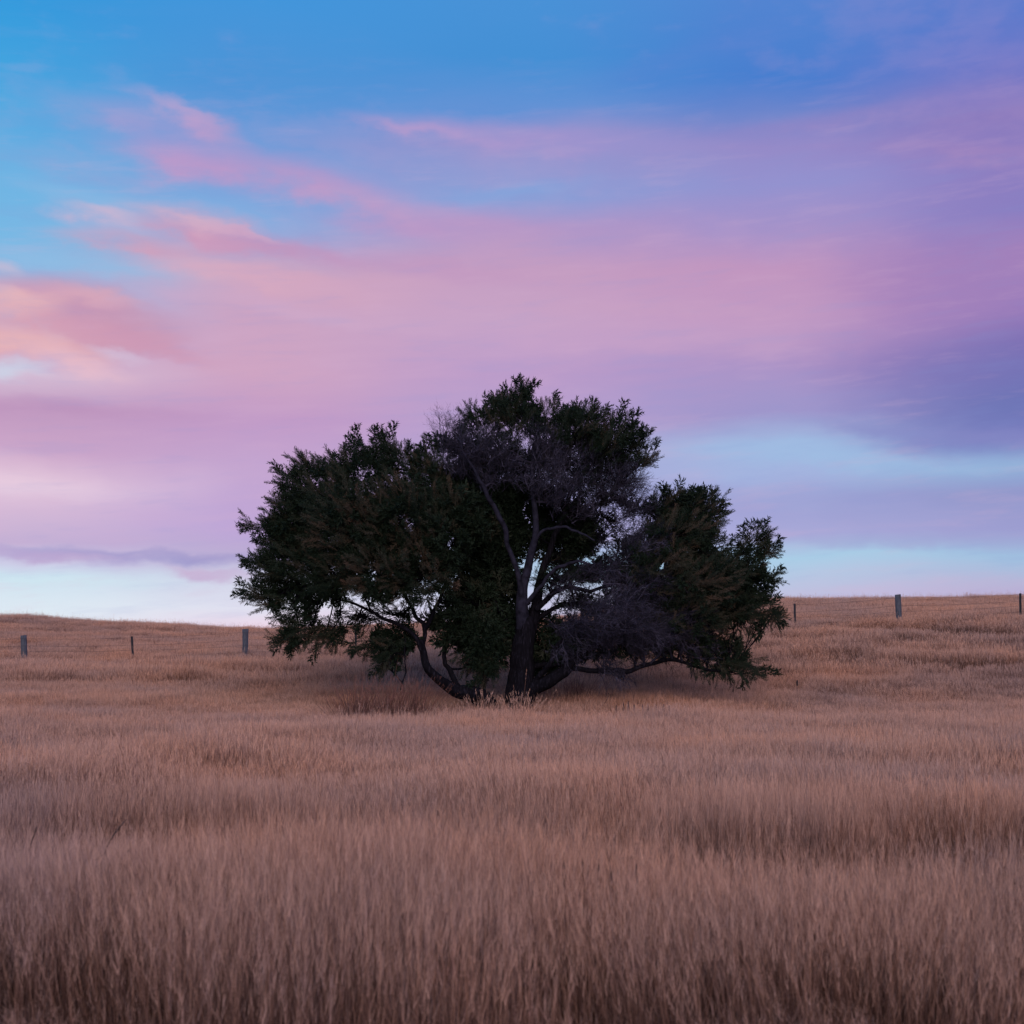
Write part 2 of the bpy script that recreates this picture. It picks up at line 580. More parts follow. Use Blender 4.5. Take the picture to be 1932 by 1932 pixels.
rows = [
    (0.0, np.full(10, -1.86)),
    (3.0, np.full(10, -1.86)),
    (4.5, np.array([-1.84] * 4 + [-1.87] * 3 + [-1.90] * 3)),
    (6.0, row_v(6, [1700, 1695, 1692, 1690, 1700, 1715, 1725, 1735, 1740, 1740])),
    (8.0, row_v(8, [1584, 1584, 1596, 1614, 1650, 1692, 1714, 1730, 1742, 1756])),
    (10.0, row_v(10, [1690, 1690, 1695, 1695, 1700, 1705, 1710, 1715, 1720, 1730])),
    (13.0, row_v(13, [1474, 1474, 1478, 1484, 1494, 1512, 1520, 1526, 1532, 1540])),
    (20.0, row_v(20, [1408, 1408, 1412, 1416, 1420, 1422, 1422, 1424, 1424, 1428])),
    (34.0, row_v(34, [1326, 1328, 1331, 1336, 1344, 1344, 1340, 1337, 1334, 1330])),
    (42.0, row_v(42, [1281, 1284, 1286, 1283, 1274, 1266, 1257, 1251, 1243, 1231])),
    (50.0, row_v(50, [1256, 1251, 1248, 1241, 1218, 1196, 1186, 1178, 1166, 1140])),
    (65.0, row_v(65, [1190, 1196, 1206, 1210, 1190, 1160, 1150, 1148, 1144, 1120])),
    (80.0, row_v(80, [1150, 1166, 1179, 1191, 1178, 1145, 1134, 1135, 1131, 1115])),
]
z80 = rows[-1][1]
rows.append((95.0, z80 - 0.9))
rows.append((130.0, z80 - 5.0))
rows.append((300.0, z80 * 0.3 - 22.0))
rows.append((5000.0, np.full(10, -60.0)))
RD = np.array([r[0] for r in rows])
RZ = np.array([r[1] for r in rows])


def hermite(xk, yk, x):
    """monotone-ish cubic along axis 0 of yk at x; yk (n, m) with x (m,)"""
    k = np.clip(np.searchsorted(xk, x) - 1, 0, len(xk) - 2)
    h = xk[k + 1] - xk[k]
    t = (x - xk[k]) / h
    d = np.zeros_like(yk)
    s = np.diff(yk, axis=0) / np.diff(xk)[:, None]
    a, b = s[:-1], s[1:]
    d[1:-1] = np.where(a * b > 0, 2 * a * b / (a + b + 1e-12), 0)
    m = np.arange(len(x))
    y0, y1, d0, d1 = yk[k, m], yk[k + 1, m], d[k, m], d[k + 1, m]
    return (2 * t**3 - 3 * t**2 + 1) * y0 + (t**3 - 2 * t**2 + t) * h * d0 + (-2 * t**3 + 3 * t**2) * y1 + (t**3 - t**2) * h * d1


def ground_z(x, y):
    x = np.atleast_1d(np.asarray(x, float))
    y = np.atleast_1d(np.asarray(y, float))
    r = np.hypot(x, y)
    s = x / (r + 1e-6)
    k = np.clip(np.searchsorted(SCOL, s) - 1, 0, len(SCOL) - 2)
    f = np.clip((s - SCOL[k]) / (SCOL[k + 1] - SCOL[k]), 0, 1)
    f = f * f * (3 - 2 * f)
    Yd = np.maximum(r, 0)
    # fan rows: columns were given at distance D along y; use r*cos for the front
    yy = np.where(y > 0, np.maximum(y, r * 0.85), r)
    RZt = RZ[:, k] * (1 - f)[None, :] + RZ[:, k + 1] * f[None, :]
    z = hermite(RD, RZt, np.clip(yy, 0, 4999))
    bump = 0.05 * np.sin(x * 0.9 + 1.3 * np.sin(y * 0.31)) * np.sin(y * 0.55 + 0.8 * np.sin(x * 0.4))
    z = z + bump * np.clip((r - 2) / 6, 0, 1) * np.clip((140 - r) / 40, 0, 1)
    return z


def gz(x, y):
    return float(ground_z(x, y)[0])


# ground sheet, polar grid from under the camera to the horizon
rr = np.concatenate([[0.4], np.linspace(1, 20, 60), np.linspace(20.6, 140, 150), np.geomspace(145, 4900, 30)])
th = np.linspace(0, 2 * math.pi, 361)[:-1]
gx = np.outer(rr, np.sin(th)); gy = np.outer(rr, np.cos(th))
V = np.stack([gx.ravel(), gy.ravel(), ground_z(gx.ravel(), gy.ravel())], 1)
nT = len(th)
i = np.arange(len(rr) - 1)[:, None] * nT + np.arange(nT)[None, :]
j = np.arange(len(rr) - 1)[:, None] * nT + (np.arange(nT)[None, :] + 1) % nT
quads = np.stack([i, j, j + nT, i + nT], -1).reshape(-1, 4)[:, ::-1]
Vc = np.vstack([V, [[0, 0, -1.86]]])
fan = np.stack([np.full(nT, len(V)), np.arange(nT), (np.arange(nT) + 1) % nT], -1)[:, ::-1]
link('ground', mesh_np('ground', Vc, [(4, quads), (3, fan)], MGR, None, True), kind='structure', label='gently rolling pasture ground under the dry grass')


# ------------------------------------------------------------------ grass
def vnoise(x, y, sc_, seed):
    """cheap smooth value noise"""
    r = np.random.default_rng(seed)
    tab = r.random((64, 64))
    X_, Y_ = x * sc_, y * sc_
    xi, yi = np.floor(X_).astype(int), np.floor(Y_).astype(int)
    fx, fy = X_ - xi, Y_ - yi
    fx = fx * fx * (3 - 2 * fx); fy = fy * fy * (3 - 2 * fy)
    g = lambda a, b: tab[a % 64, b % 64]
    return (g(xi, yi) * (1 - fx) + g(xi + 1, yi) * fx) * (1 - fy) + (g(xi, yi + 1) * (1 - fx) + g(xi + 1, yi + 1) * fx) * fy


def blades(n, radius, hmin, hmax, width, lean, head, seed, along_gain=1.0, headlen=0.14, nhead=6, wind=(0.12, 0.0), clumpy=0.5, fan=0.0):
    """curved ribbons with feathery seed heads; returns V, tris, along, tint"""
    r = np.random.default_rng(seed)
    nc = max(3, int(n / 40))
    cc = (r.random((nc, 2)) * 2 - 1) * radius
    which = r.integers(0, nc, n)
    base = np.where((r.random(n) < clumpy)[:, None], cc[which] + r.normal(0, 0.045, (n, 2)), 0)
    ang = r.random(n) * 2 * math.pi
    rad = radius * np.sqrt(r.random(n)) * (0.75 + 0.35 * r.random(n))
    uni = np.stack([np.cos(ang) * rad, np.sin(ang) * rad], 1)
    base = np.where((base != 0).any(1)[:, None], base, uni)
    h = hmin + (hmax - hmin) * np.where(r.random(n) < 0.80, 0.45 + 0.55 * r.random(n), 0.45 * r.random(n))
    h = h * np.where(r.random(n) < 0.018, 1.45, 1.0)
    if fan:
        ang = r.random(n) * 6.283
        rd = radius * r.random(n)
        base = np.stack([np.cos(ang) * rd, np.sin(ang) * rd], 1)
        h = h * (1.05 - 0.45 * (rd / radius) ** 2)
    az = r.random(n) * 2 * math.pi
    ln = lean * r.random(n) ** 1.2
    dirx = np.cos(az) * ln + wind[0] * r.random(n)
    diry = np.sin(az) * ln + wind[1]
    if fan:
        dirx = dirx + base[:, 0] / radius * fan
        diry = diry + base[:, 1] / radius * fan
    fa = r.random(n) * math.pi
    wx, wy = np.cos(fa) * 0.5, np.sin(fa) * 0.5
    lv = [0.0, 0.4, 0.75, 1.0]
    wd = [1.0, 0.85, 0.6, 0.0]
    verts, al = [], []
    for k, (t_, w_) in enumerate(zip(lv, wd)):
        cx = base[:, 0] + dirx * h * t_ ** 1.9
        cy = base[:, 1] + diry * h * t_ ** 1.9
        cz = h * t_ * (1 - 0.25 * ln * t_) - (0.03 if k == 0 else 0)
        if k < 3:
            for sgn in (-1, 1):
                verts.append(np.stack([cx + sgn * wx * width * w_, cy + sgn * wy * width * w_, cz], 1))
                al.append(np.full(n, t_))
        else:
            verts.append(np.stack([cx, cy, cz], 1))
            al.append(np.full(n, t_))
    VV = np.stack(verts, 1)          # n,7,3
    AL = np.stack(al, 1)
    idx = np.arange(n)[:, None] * 7
    tri = np.concatenate([idx + np.array([[0, 1, 3]]), idx + np.array([[0, 3, 2]]), idx + np.array([[2, 3, 5]]), idx + np.array([[2, 5, 4]]), idx + np.array([[4, 5, 6]])])
    tint = np.repeat(r.random(n), 7)
    Vl, Tl, Al, Ti = [VV.reshape(-1, 3)], [tri], [AL.ravel()], [tint]
    off = n * 7
    # seed heads: small slivers around the upper part of the stem
    hs = np.where(r.random(n) < head)[0]
    m = len(hs)
    if m:
        for q in range(nhead):
            t_ = 1.0 - headlen * (q / nhead) * (0.7 + 0.6 * r.random(m))
            px = base[hs, 0] + dirx[hs] * h[hs] * t_ ** 1.9
            py = base[hs, 1] + diry[hs] * h[hs] * t_ ** 1.9
            pz = h[hs] * t_ * (1 - 0.25 * ln[hs] * t_)
            P = np.stack([px, py, pz], 1)
            d = r.normal(0, 0.5, (m, 3)); d[:, 2] = np.abs(d[:, 2]) + 1.3
            d /= np.linalg.norm(d, axis=1)[:, None]
            L = (0.030 + 0.035 * r.random(m))[:, None]
            sd = np.cross(d, r.normal(0, 1, (m, 3)))
            sd /= np.linalg.norm(sd, axis=1)[:, None] + 1e-9
            w3 = width * (0.75 if nhead < 8 else 0.55)
            tv = np.stack([P - sd * w3 * 0.5, P + sd * w3 * 0.5, P + d * L], 1)
            Vl.append(tv.reshape(-1, 3))
            Tl.append(off + np.arange(m * 3).reshape(-1, 3))
            Al.append(np.full(m * 3, 1.0))
            Ti.append(np.repeat(0.45 + 0.5 * r.random(m), 3))
            off += m * 3
    return np.concatenate(Vl), np.concatenate(Tl), np.concatenate(Al) * along_gain, np.concatenate(Ti)


def scatter_object(name, templates, P, rot, scl, idx, **props):
    """a point mesh that carries one grass patch per vertex"""
    tcol = bpy.data.collections.new(name + '_patches')
    for k, me in enumerate(templates):
        o = bpy.data.objects.new('grass_patch', me)
        o['kind'] = 'stuff'
        tcol.objects.link(o)
    me = bpy.data.meshes.new(name)
    me.vertices.add(len(P))
    me.vertices.foreach_set('co', np.asarray(P, np.float32).ravel())
    for nm, arr, ty in (('rot', rot, 'FLOAT_VECTOR'), ('scl', scl, 'FLOAT_VECTOR'), ('pick', idx, 'INT')):
        a_ = me.attributes.new(nm, ty, 'POINT')
        a_.data.foreach_set('vector' if ty == 'FLOAT_VECTOR' else 'value', np.asarray(arr).ravel().astype(np.float32 if ty != 'INT' else np.int32))
    me.update()
    ob = link(name, me, **props)
    ng = bpy.data.node_groups.new(name + '_nodes', 'GeometryNodeTree')
    ng.interface.new_socket('Geometry', in_out='INPUT', socket_type='NodeSocketGeometry')
    ng.interface.new_socket('Geometry', in_out='OUTPUT', socket_type='NodeSocketGeometry')
    gi = ng.nodes.new('NodeGroupInput'); go = ng.nodes.new('NodeGroupOutput')
    ci = ng.nodes.new('GeometryNodeCollectionInfo')
    ci.inputs['Collection'].default_value = tcol
    ci.inputs['Separate Children'].default_value = True
    ci.inputs['Reset Children'].default_value = True
    ip = ng.nodes.new('GeometryNodeInstanceOnPoints')

    def attr(nm, ty):
        a_ = ng.nodes.new('GeometryNodeInputNamedAttribute')
        a_.data_type = ty
        a_.inputs[0].default_value = nm
        return a_.outputs[0]
    ng.links.new(gi.outputs[0], ip.inputs['Points'])
    ng.links.new(ci.outputs[0], ip.inputs['Instance'])
    ip.inputs['Pick Instance'].default_value = True
    ng.links.new(attr('pick', 'INT'), ip.inputs['Instance Index'])
    e2r = ng.nodes.new('FunctionNodeEulerToRotation')
    ng.links.new(attr('rot', 'FLOAT_VECTOR'), e2r.inputs[0])
    ng.links.new(e2r.outputs[0], ip.inputs['Rotation'])
    ng.links.new(attr('scl', 'FLOAT_VECTOR'), ip.inputs['Scale'])
    ng.links.new(ip.outputs[0], go.inputs[0])
    md = ob.modifiers.new('scatter', 'NODES')
    md.node_group = ng
    return ob


def height_field(x, y):
    """how tall the grass stands, relative"""
    b1 = vnoise(x + 50, y * 1.5 + 50, 0.30, 1)
    b2 = vnoise(x + 90, y + 20, 0.9, 2)
    h = 0.66 + 0.46 * b1 + 0.30 * b2
    s = x / np.maximum(y, 0.1)
    # short strip behind the nearest rise, tall stand beyond it
    edge = 11.2 + 0.35 * np.sin(s * 22 + 1) + 0.5 * (vnoise(x, y, 0.7, 9) - .5) + 0.6 * np.clip(s, -.2, .5)
    h *= np.where((y > edge - 2.6) & (y < edge), 0.38, 1.0)
    h *= 1 + 0.50 * np.exp(-np.clip(y - edge, 0, 9) / 1.2) * (y >= edge)
    # broken edge of the tall grass close to the camera
    e2 = 5.45 + 1.1 * (vnoise(x + 7, y * 0.2, 1.1, 12) - .5) + 0.3 * np.sin(s * 14)
    h *= np.where(y < e2, 0.50, 1.0)
    h *= 1 + 0.15 * np.exp(-np.clip(y - e2, 0, 9) / 0.7) * (y >= e2)
    # shallow swale further out on the left
    d2 = 15.6 + 1.2 * np.sin(s * 11 + .5)
    h *= 1 - 0.42 * np.exp(-((y - d2) / 1.1) ** 2) * np.clip(.55 - s * 2.2, 0.25, 1)
    h *= 1 + 0.22 * np.exp(-((y - d2 - 2.2) / 1.0) ** 2)
    # worn strip in front of the tree
    h *= 1 - 0.40 * np.exp(-((y - 31.8) / 1.8) ** 2)
    f = np.clip((y - 33) / 5, 0, 1)
    h = h * (1 - f) + f * (0.86 + 0.10 * b1 + 0.16 * b2)
    h *= 1 + 0.40 * np.exp(-((y - 42.5) / 4.0) ** 2)
    h *= np.where(y > 46, 0.92, 1.0)
    return h


def fan_points(d0, d1, step, half, jitter=0.45):
    P = []
    d = d0
    while d < d1:
        nx = int(2 * half * d / step) + 3
        xs_ = (np.arange(nx) - nx / 2) * step + rng.uniform(-jitter, jitter, nx) * step
        ys_ = d + rng.uniform(-jitter, jitter, nx) * step
        P.append(np.stack([xs_, ys_], 1))
        d += step
    return np.concatenate(P)


def scatter(name, templates, pts, hscale, wscale, **props):
    x, y = pts[:, 0], pts[:, 1]
    z = ground_z(x, y)
    n = len(x)
    h = height_field(x, y) * hscale * rng.uniform(0.9, 1.12, n)
    rot = np.stack([rng.normal(0, 0.05, n), rng.normal(0.03, 0.05, n), rng.random(n) * 0 + rng.uniform(-math.pi, math.pi, n)], 1)
    w_ = wscale * rng.uniform(0.9, 1.15, n)
    scl = np.stack([w_, w_, h], 1)
    return scatter_object(name, templates, np.stack([x, y, z], 1), rot, scl, rng.integers(0, len(templates), n), **props)


near_t, mid_t, far_t = [], [], []
for k in range(6):
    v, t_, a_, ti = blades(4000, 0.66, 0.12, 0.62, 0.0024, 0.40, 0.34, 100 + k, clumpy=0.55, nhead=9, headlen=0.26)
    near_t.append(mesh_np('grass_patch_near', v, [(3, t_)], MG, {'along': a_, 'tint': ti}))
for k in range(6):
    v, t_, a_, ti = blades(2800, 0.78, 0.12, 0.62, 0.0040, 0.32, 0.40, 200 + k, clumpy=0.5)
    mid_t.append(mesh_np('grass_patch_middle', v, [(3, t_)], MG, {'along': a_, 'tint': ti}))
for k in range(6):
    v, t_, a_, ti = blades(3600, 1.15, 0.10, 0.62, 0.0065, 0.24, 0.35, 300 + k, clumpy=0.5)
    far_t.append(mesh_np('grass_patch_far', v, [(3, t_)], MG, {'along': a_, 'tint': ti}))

HALF = 0.50
scatter('foreground_grass', near_t, fan_points(2.2, 12.6, 0.62, HALF + 0.1), 1.0, 1.0, kind='stuff', label='soft feathery dry grass filling the foreground')
scatter('meadow_grass', mid_t, fan_points(12.7, 40, 0.78, HALF), 1.0, 1.0, kind='stuff', label='dry pinkish brown meadow grass around the tree')
scatter('hillside_grass', far_t, fan_points(40.6, 98, 1.35, HALF - 0.02), 1.0, 1.0, kind='stuff', label='dry reddish grass on the slope behind the tree')


# ------------------------------------------------------------------ the tree
TD = 34.0
PM = TD / F                                        # metres per picture unit at the tree
base_xy = at(966, 1330, TD)
tree = bpy.data.objects.new('tree', None)
COL.objects.link(tree)
tree.location = (base_xy[0], TD, gz(base_xy[0], TD))
tree['label'] = 'large dark spreading tree with two trunks and bare grey twigs, alone in the field'
tree['category'] = 'tree'
TREE0 = np.array(tree.location)


def tp(u, v, dy=0.0):
    return at(u, v, TD + dy) - TREE0


def limb_pts(spec, n, wob=0.0):
    """spec rows (u, v, radius px, depth m)"""
    P = np.array([list(tp(u, v, d)) + [r * PM] for u, v, r, d in spec])
    Q = spline(P, n)
    if wob:
        ph = rng.random(3) * 6
        t_ = np.linspace(0, 1, n)
        for c in range(3):
            Q[:, c] += wob * np.sin(t_ * 17 + ph[c]) * np.sin(t_ * math.pi) + wob * 0.6 * np.sin(t_ * 41 + ph[c] * 2) * np.sin(t_ * math.pi)
    return Q


B = 'branch'
nodes_all = []      # limb nodes from which boughs may start


def limb(name, spec, mat=MB, sides=9, n=22, wob=0.02, flute=0.0, props=None):
    Q = limb_pts(spec, n, wob)
    if name == B:
        Q[:, 3] *= 0.82 if spec[0][2] < 15 else 0.9
    T = Tubes()
    T.add(Q[:, :3], np.maximum(Q[:, 3], 0.008), sides, flute=flute)
    nodes_all.append(Q[4:, :4])
    o = link(name, T.mesh(name, mat), tree)
    for k, v in (props or {}).items():
        o[k] = v
    return o


limb('trunk', [(982, 1352, 31, 0), (983, 1318, 27, 0), (985, 1280, 24, 0), (988, 1235, 21, 0), (992, 1195, 19, 0), (994, 1165, 16, 0.05)], sides=20, n=26, flute=0.09,
     props={'label': 'thick upright main trunk with fluted dark bark'})
limb('trunk', [(936, 1356, 21, -.2), (922, 1330, 17, -.2), (899, 1312, 15.5, -.3), (866, 1302, 12.5, -.4), (832, 1286, 9, -.5), (810, 1264, 7.5, -.6), (800, 1235, 6.5, -.6), (793, 1208, 6, -.5)],
     sides=16, n=34, flute=0.07, wob=.025, props={'label': 'leaning left trunk that curves up from the ground'})
B = 'branch'
limb(B, [(988, 1185, 16, 0), (984, 1140, 13, -.1), (990, 1095, 10, -.15), (1001, 1045, 8, -.2), (1012, 985, 6.5, -.25), (1006, 930, 5.5, -.3), (1004, 870, 4.5, -.2), (1016, 815, 3, 0), (1005, 760, 1.6, 0)], MPB, n=40,
     props={'label': 'pale grey upright stem rising through the middle of the crown'})
limb(B, [(1002, 1190, 14, .2), (1014, 1130, 12, .2), (1022, 1080, 9, .3), (1040, 1030, 7, .3), (1060, 980, 6, .3), (1076, 925, 5, .4), (1100, 870, 3.6, .4), (1120, 820, 2, .4)], n=36)
limb(B, [(985, 1125, 6.5, -.2), (974, 1070, 6, -.35), (957, 1030, 5.5, -.5), (950, 990, 6, -.6), (928, 950, 5.5, -.7), (909, 915, 4.8, -.8), (896, 888, 3.4, -.8), (872, 850, 2, -.8)], MPB, n=34,
     props={'label': 'pale bare branch kinked towards the upper left'})
limb(B, [(1002, 1030, 4, -.2), (1028, 1000, 3.5, -.4), (1062, 995, 3.2, -.6), (1092, 1004, 2.6, -.7), (1122, 1020, 1.6, -.8)], MPB, n=26)
limb(B, [(994, 1140, 6, -.1), (1020, 1105, 4.6, -.3), (1052, 1072, 4, -.5), (1085, 1060, 3.2, -.6), (1120, 1066, 2, -.7)], MPB, n=26)
limb(B, [(1012, 1150, 7, 0), (1046, 1118, 6, -.1), (1082, 1108, 5, -.2), (1120, 1115, 4, -.2), (1180, 1090, 3, -.1), (1230, 1050, 2, .1)], n=30)
limb(B, [(1010, 1170, 6, .2), (1050, 1145, 5, .3), (1100, 1140, 4, .4), (1160, 1150, 3.5, .5), (1230, 1130, 3, .6), (1300, 1100, 2, .6)], n=30)
limb(B, [(1060, 985, 5, .3), (1090, 960, 4.5, .3), (1125, 950, 4, .3), (1165, 920, 3, .3), (1200, 880, 2, .3), (1225, 860, 1.4, .3)], n=28)
limb(B, [(984, 1318, 19, -.1), (1012, 1296, 16, -.2), (1045, 1278, 13.5, -.4), (1072, 1262, 11.5, -.5), (1092, 1238, 8, -.5), (1118, 1218, 6, -.5), (1160, 1196, 4.5, -.4), (1200, 1160, 3, -.3), (1260, 1100, 2, 0)], n=40, wob=.03,
     props={'label': 'low thick limb sweeping up to the right'})
limb(B, [(1062, 1264, 7, -.45), (1093, 1261, 6, -.5), (1132, 1267, 6, -.6), (1165, 1267, 5.6, -.6), (1193, 1262, 5.4, -.6), (1240, 1248, 4.6, -.5), (1290, 1250, 4, -.4), (1330, 1262, 3, -.3), (1380, 1268, 2, -.2)], n=44, wob=.03,
     props={'label': 'long thin low branch reaching out to the right above the grass'})
limb(B, [(996, 1262, 7, .3), (1030, 1254, 6, .4), (1065, 1254, 5.4, .5), (1110, 1240, 4, .6), (1170, 1225, 3, .8)], n=26, wob=.03)
limb(B, [(1006, 1290, 7, -.2), (1030, 1262, 6, -.5), (1048, 1228, 5.2, -.7), (1066, 1196, 4, -.8), (1084, 1168, 2.6, -.9)], n=26, wob=.02)
limb(B, [(800, 1236, 6, -.6), (785, 1204, 5.4, -.7), (755, 1182, 4.6, -.8), (715, 1160, 3.8, -.8), (670, 1142, 3, -.7), (610, 1120, 2.2, -.5), (560, 1100, 1.6, -.3)], n=36, wob=.03)
limb(B, [(797, 1225, 5.5, -.5), (800, 1185, 5, -.3), (780, 1150, 4.4, -.1), (740, 1090, 3.6, 0), (700, 1020, 2.8, .1), (660, 950, 2, .2)], n=34, wob=.03)
limb(B, [(800, 1190, 5, -.3), (830, 1130, 4.4, -.2), (845, 1050, 3.6, 0), (820, 970, 2.8, .2), (780, 890, 2, .3)], n=34, wob=.03)
limb(B, [(868, 1303, 8, -.3), (850, 1270, 6, -.1), (838, 1235, 5, .1), (850, 1190, 4, .3), (880, 1130, 3, .5)], n=28, wob=.02)
limb(B, [(984, 1215, 8, .3), (955, 1170, 6, .6), (925, 1110, 5, .9), (905, 1040, 4, 1.1), (890, 960, 3, 1.2), (880, 880, 2, 1.0)], n=32)
limb(B, [(756, 1302, 1.6, -.8), (760, 1285, 1.7, -.8), (766, 1262, 1.6, -.8), (763, 1240, 1.6, -.8), (765, 1205, 2, -.8)], n=20, wob=.01, sides=5)
NODES = np.concatenate(nodes_all)

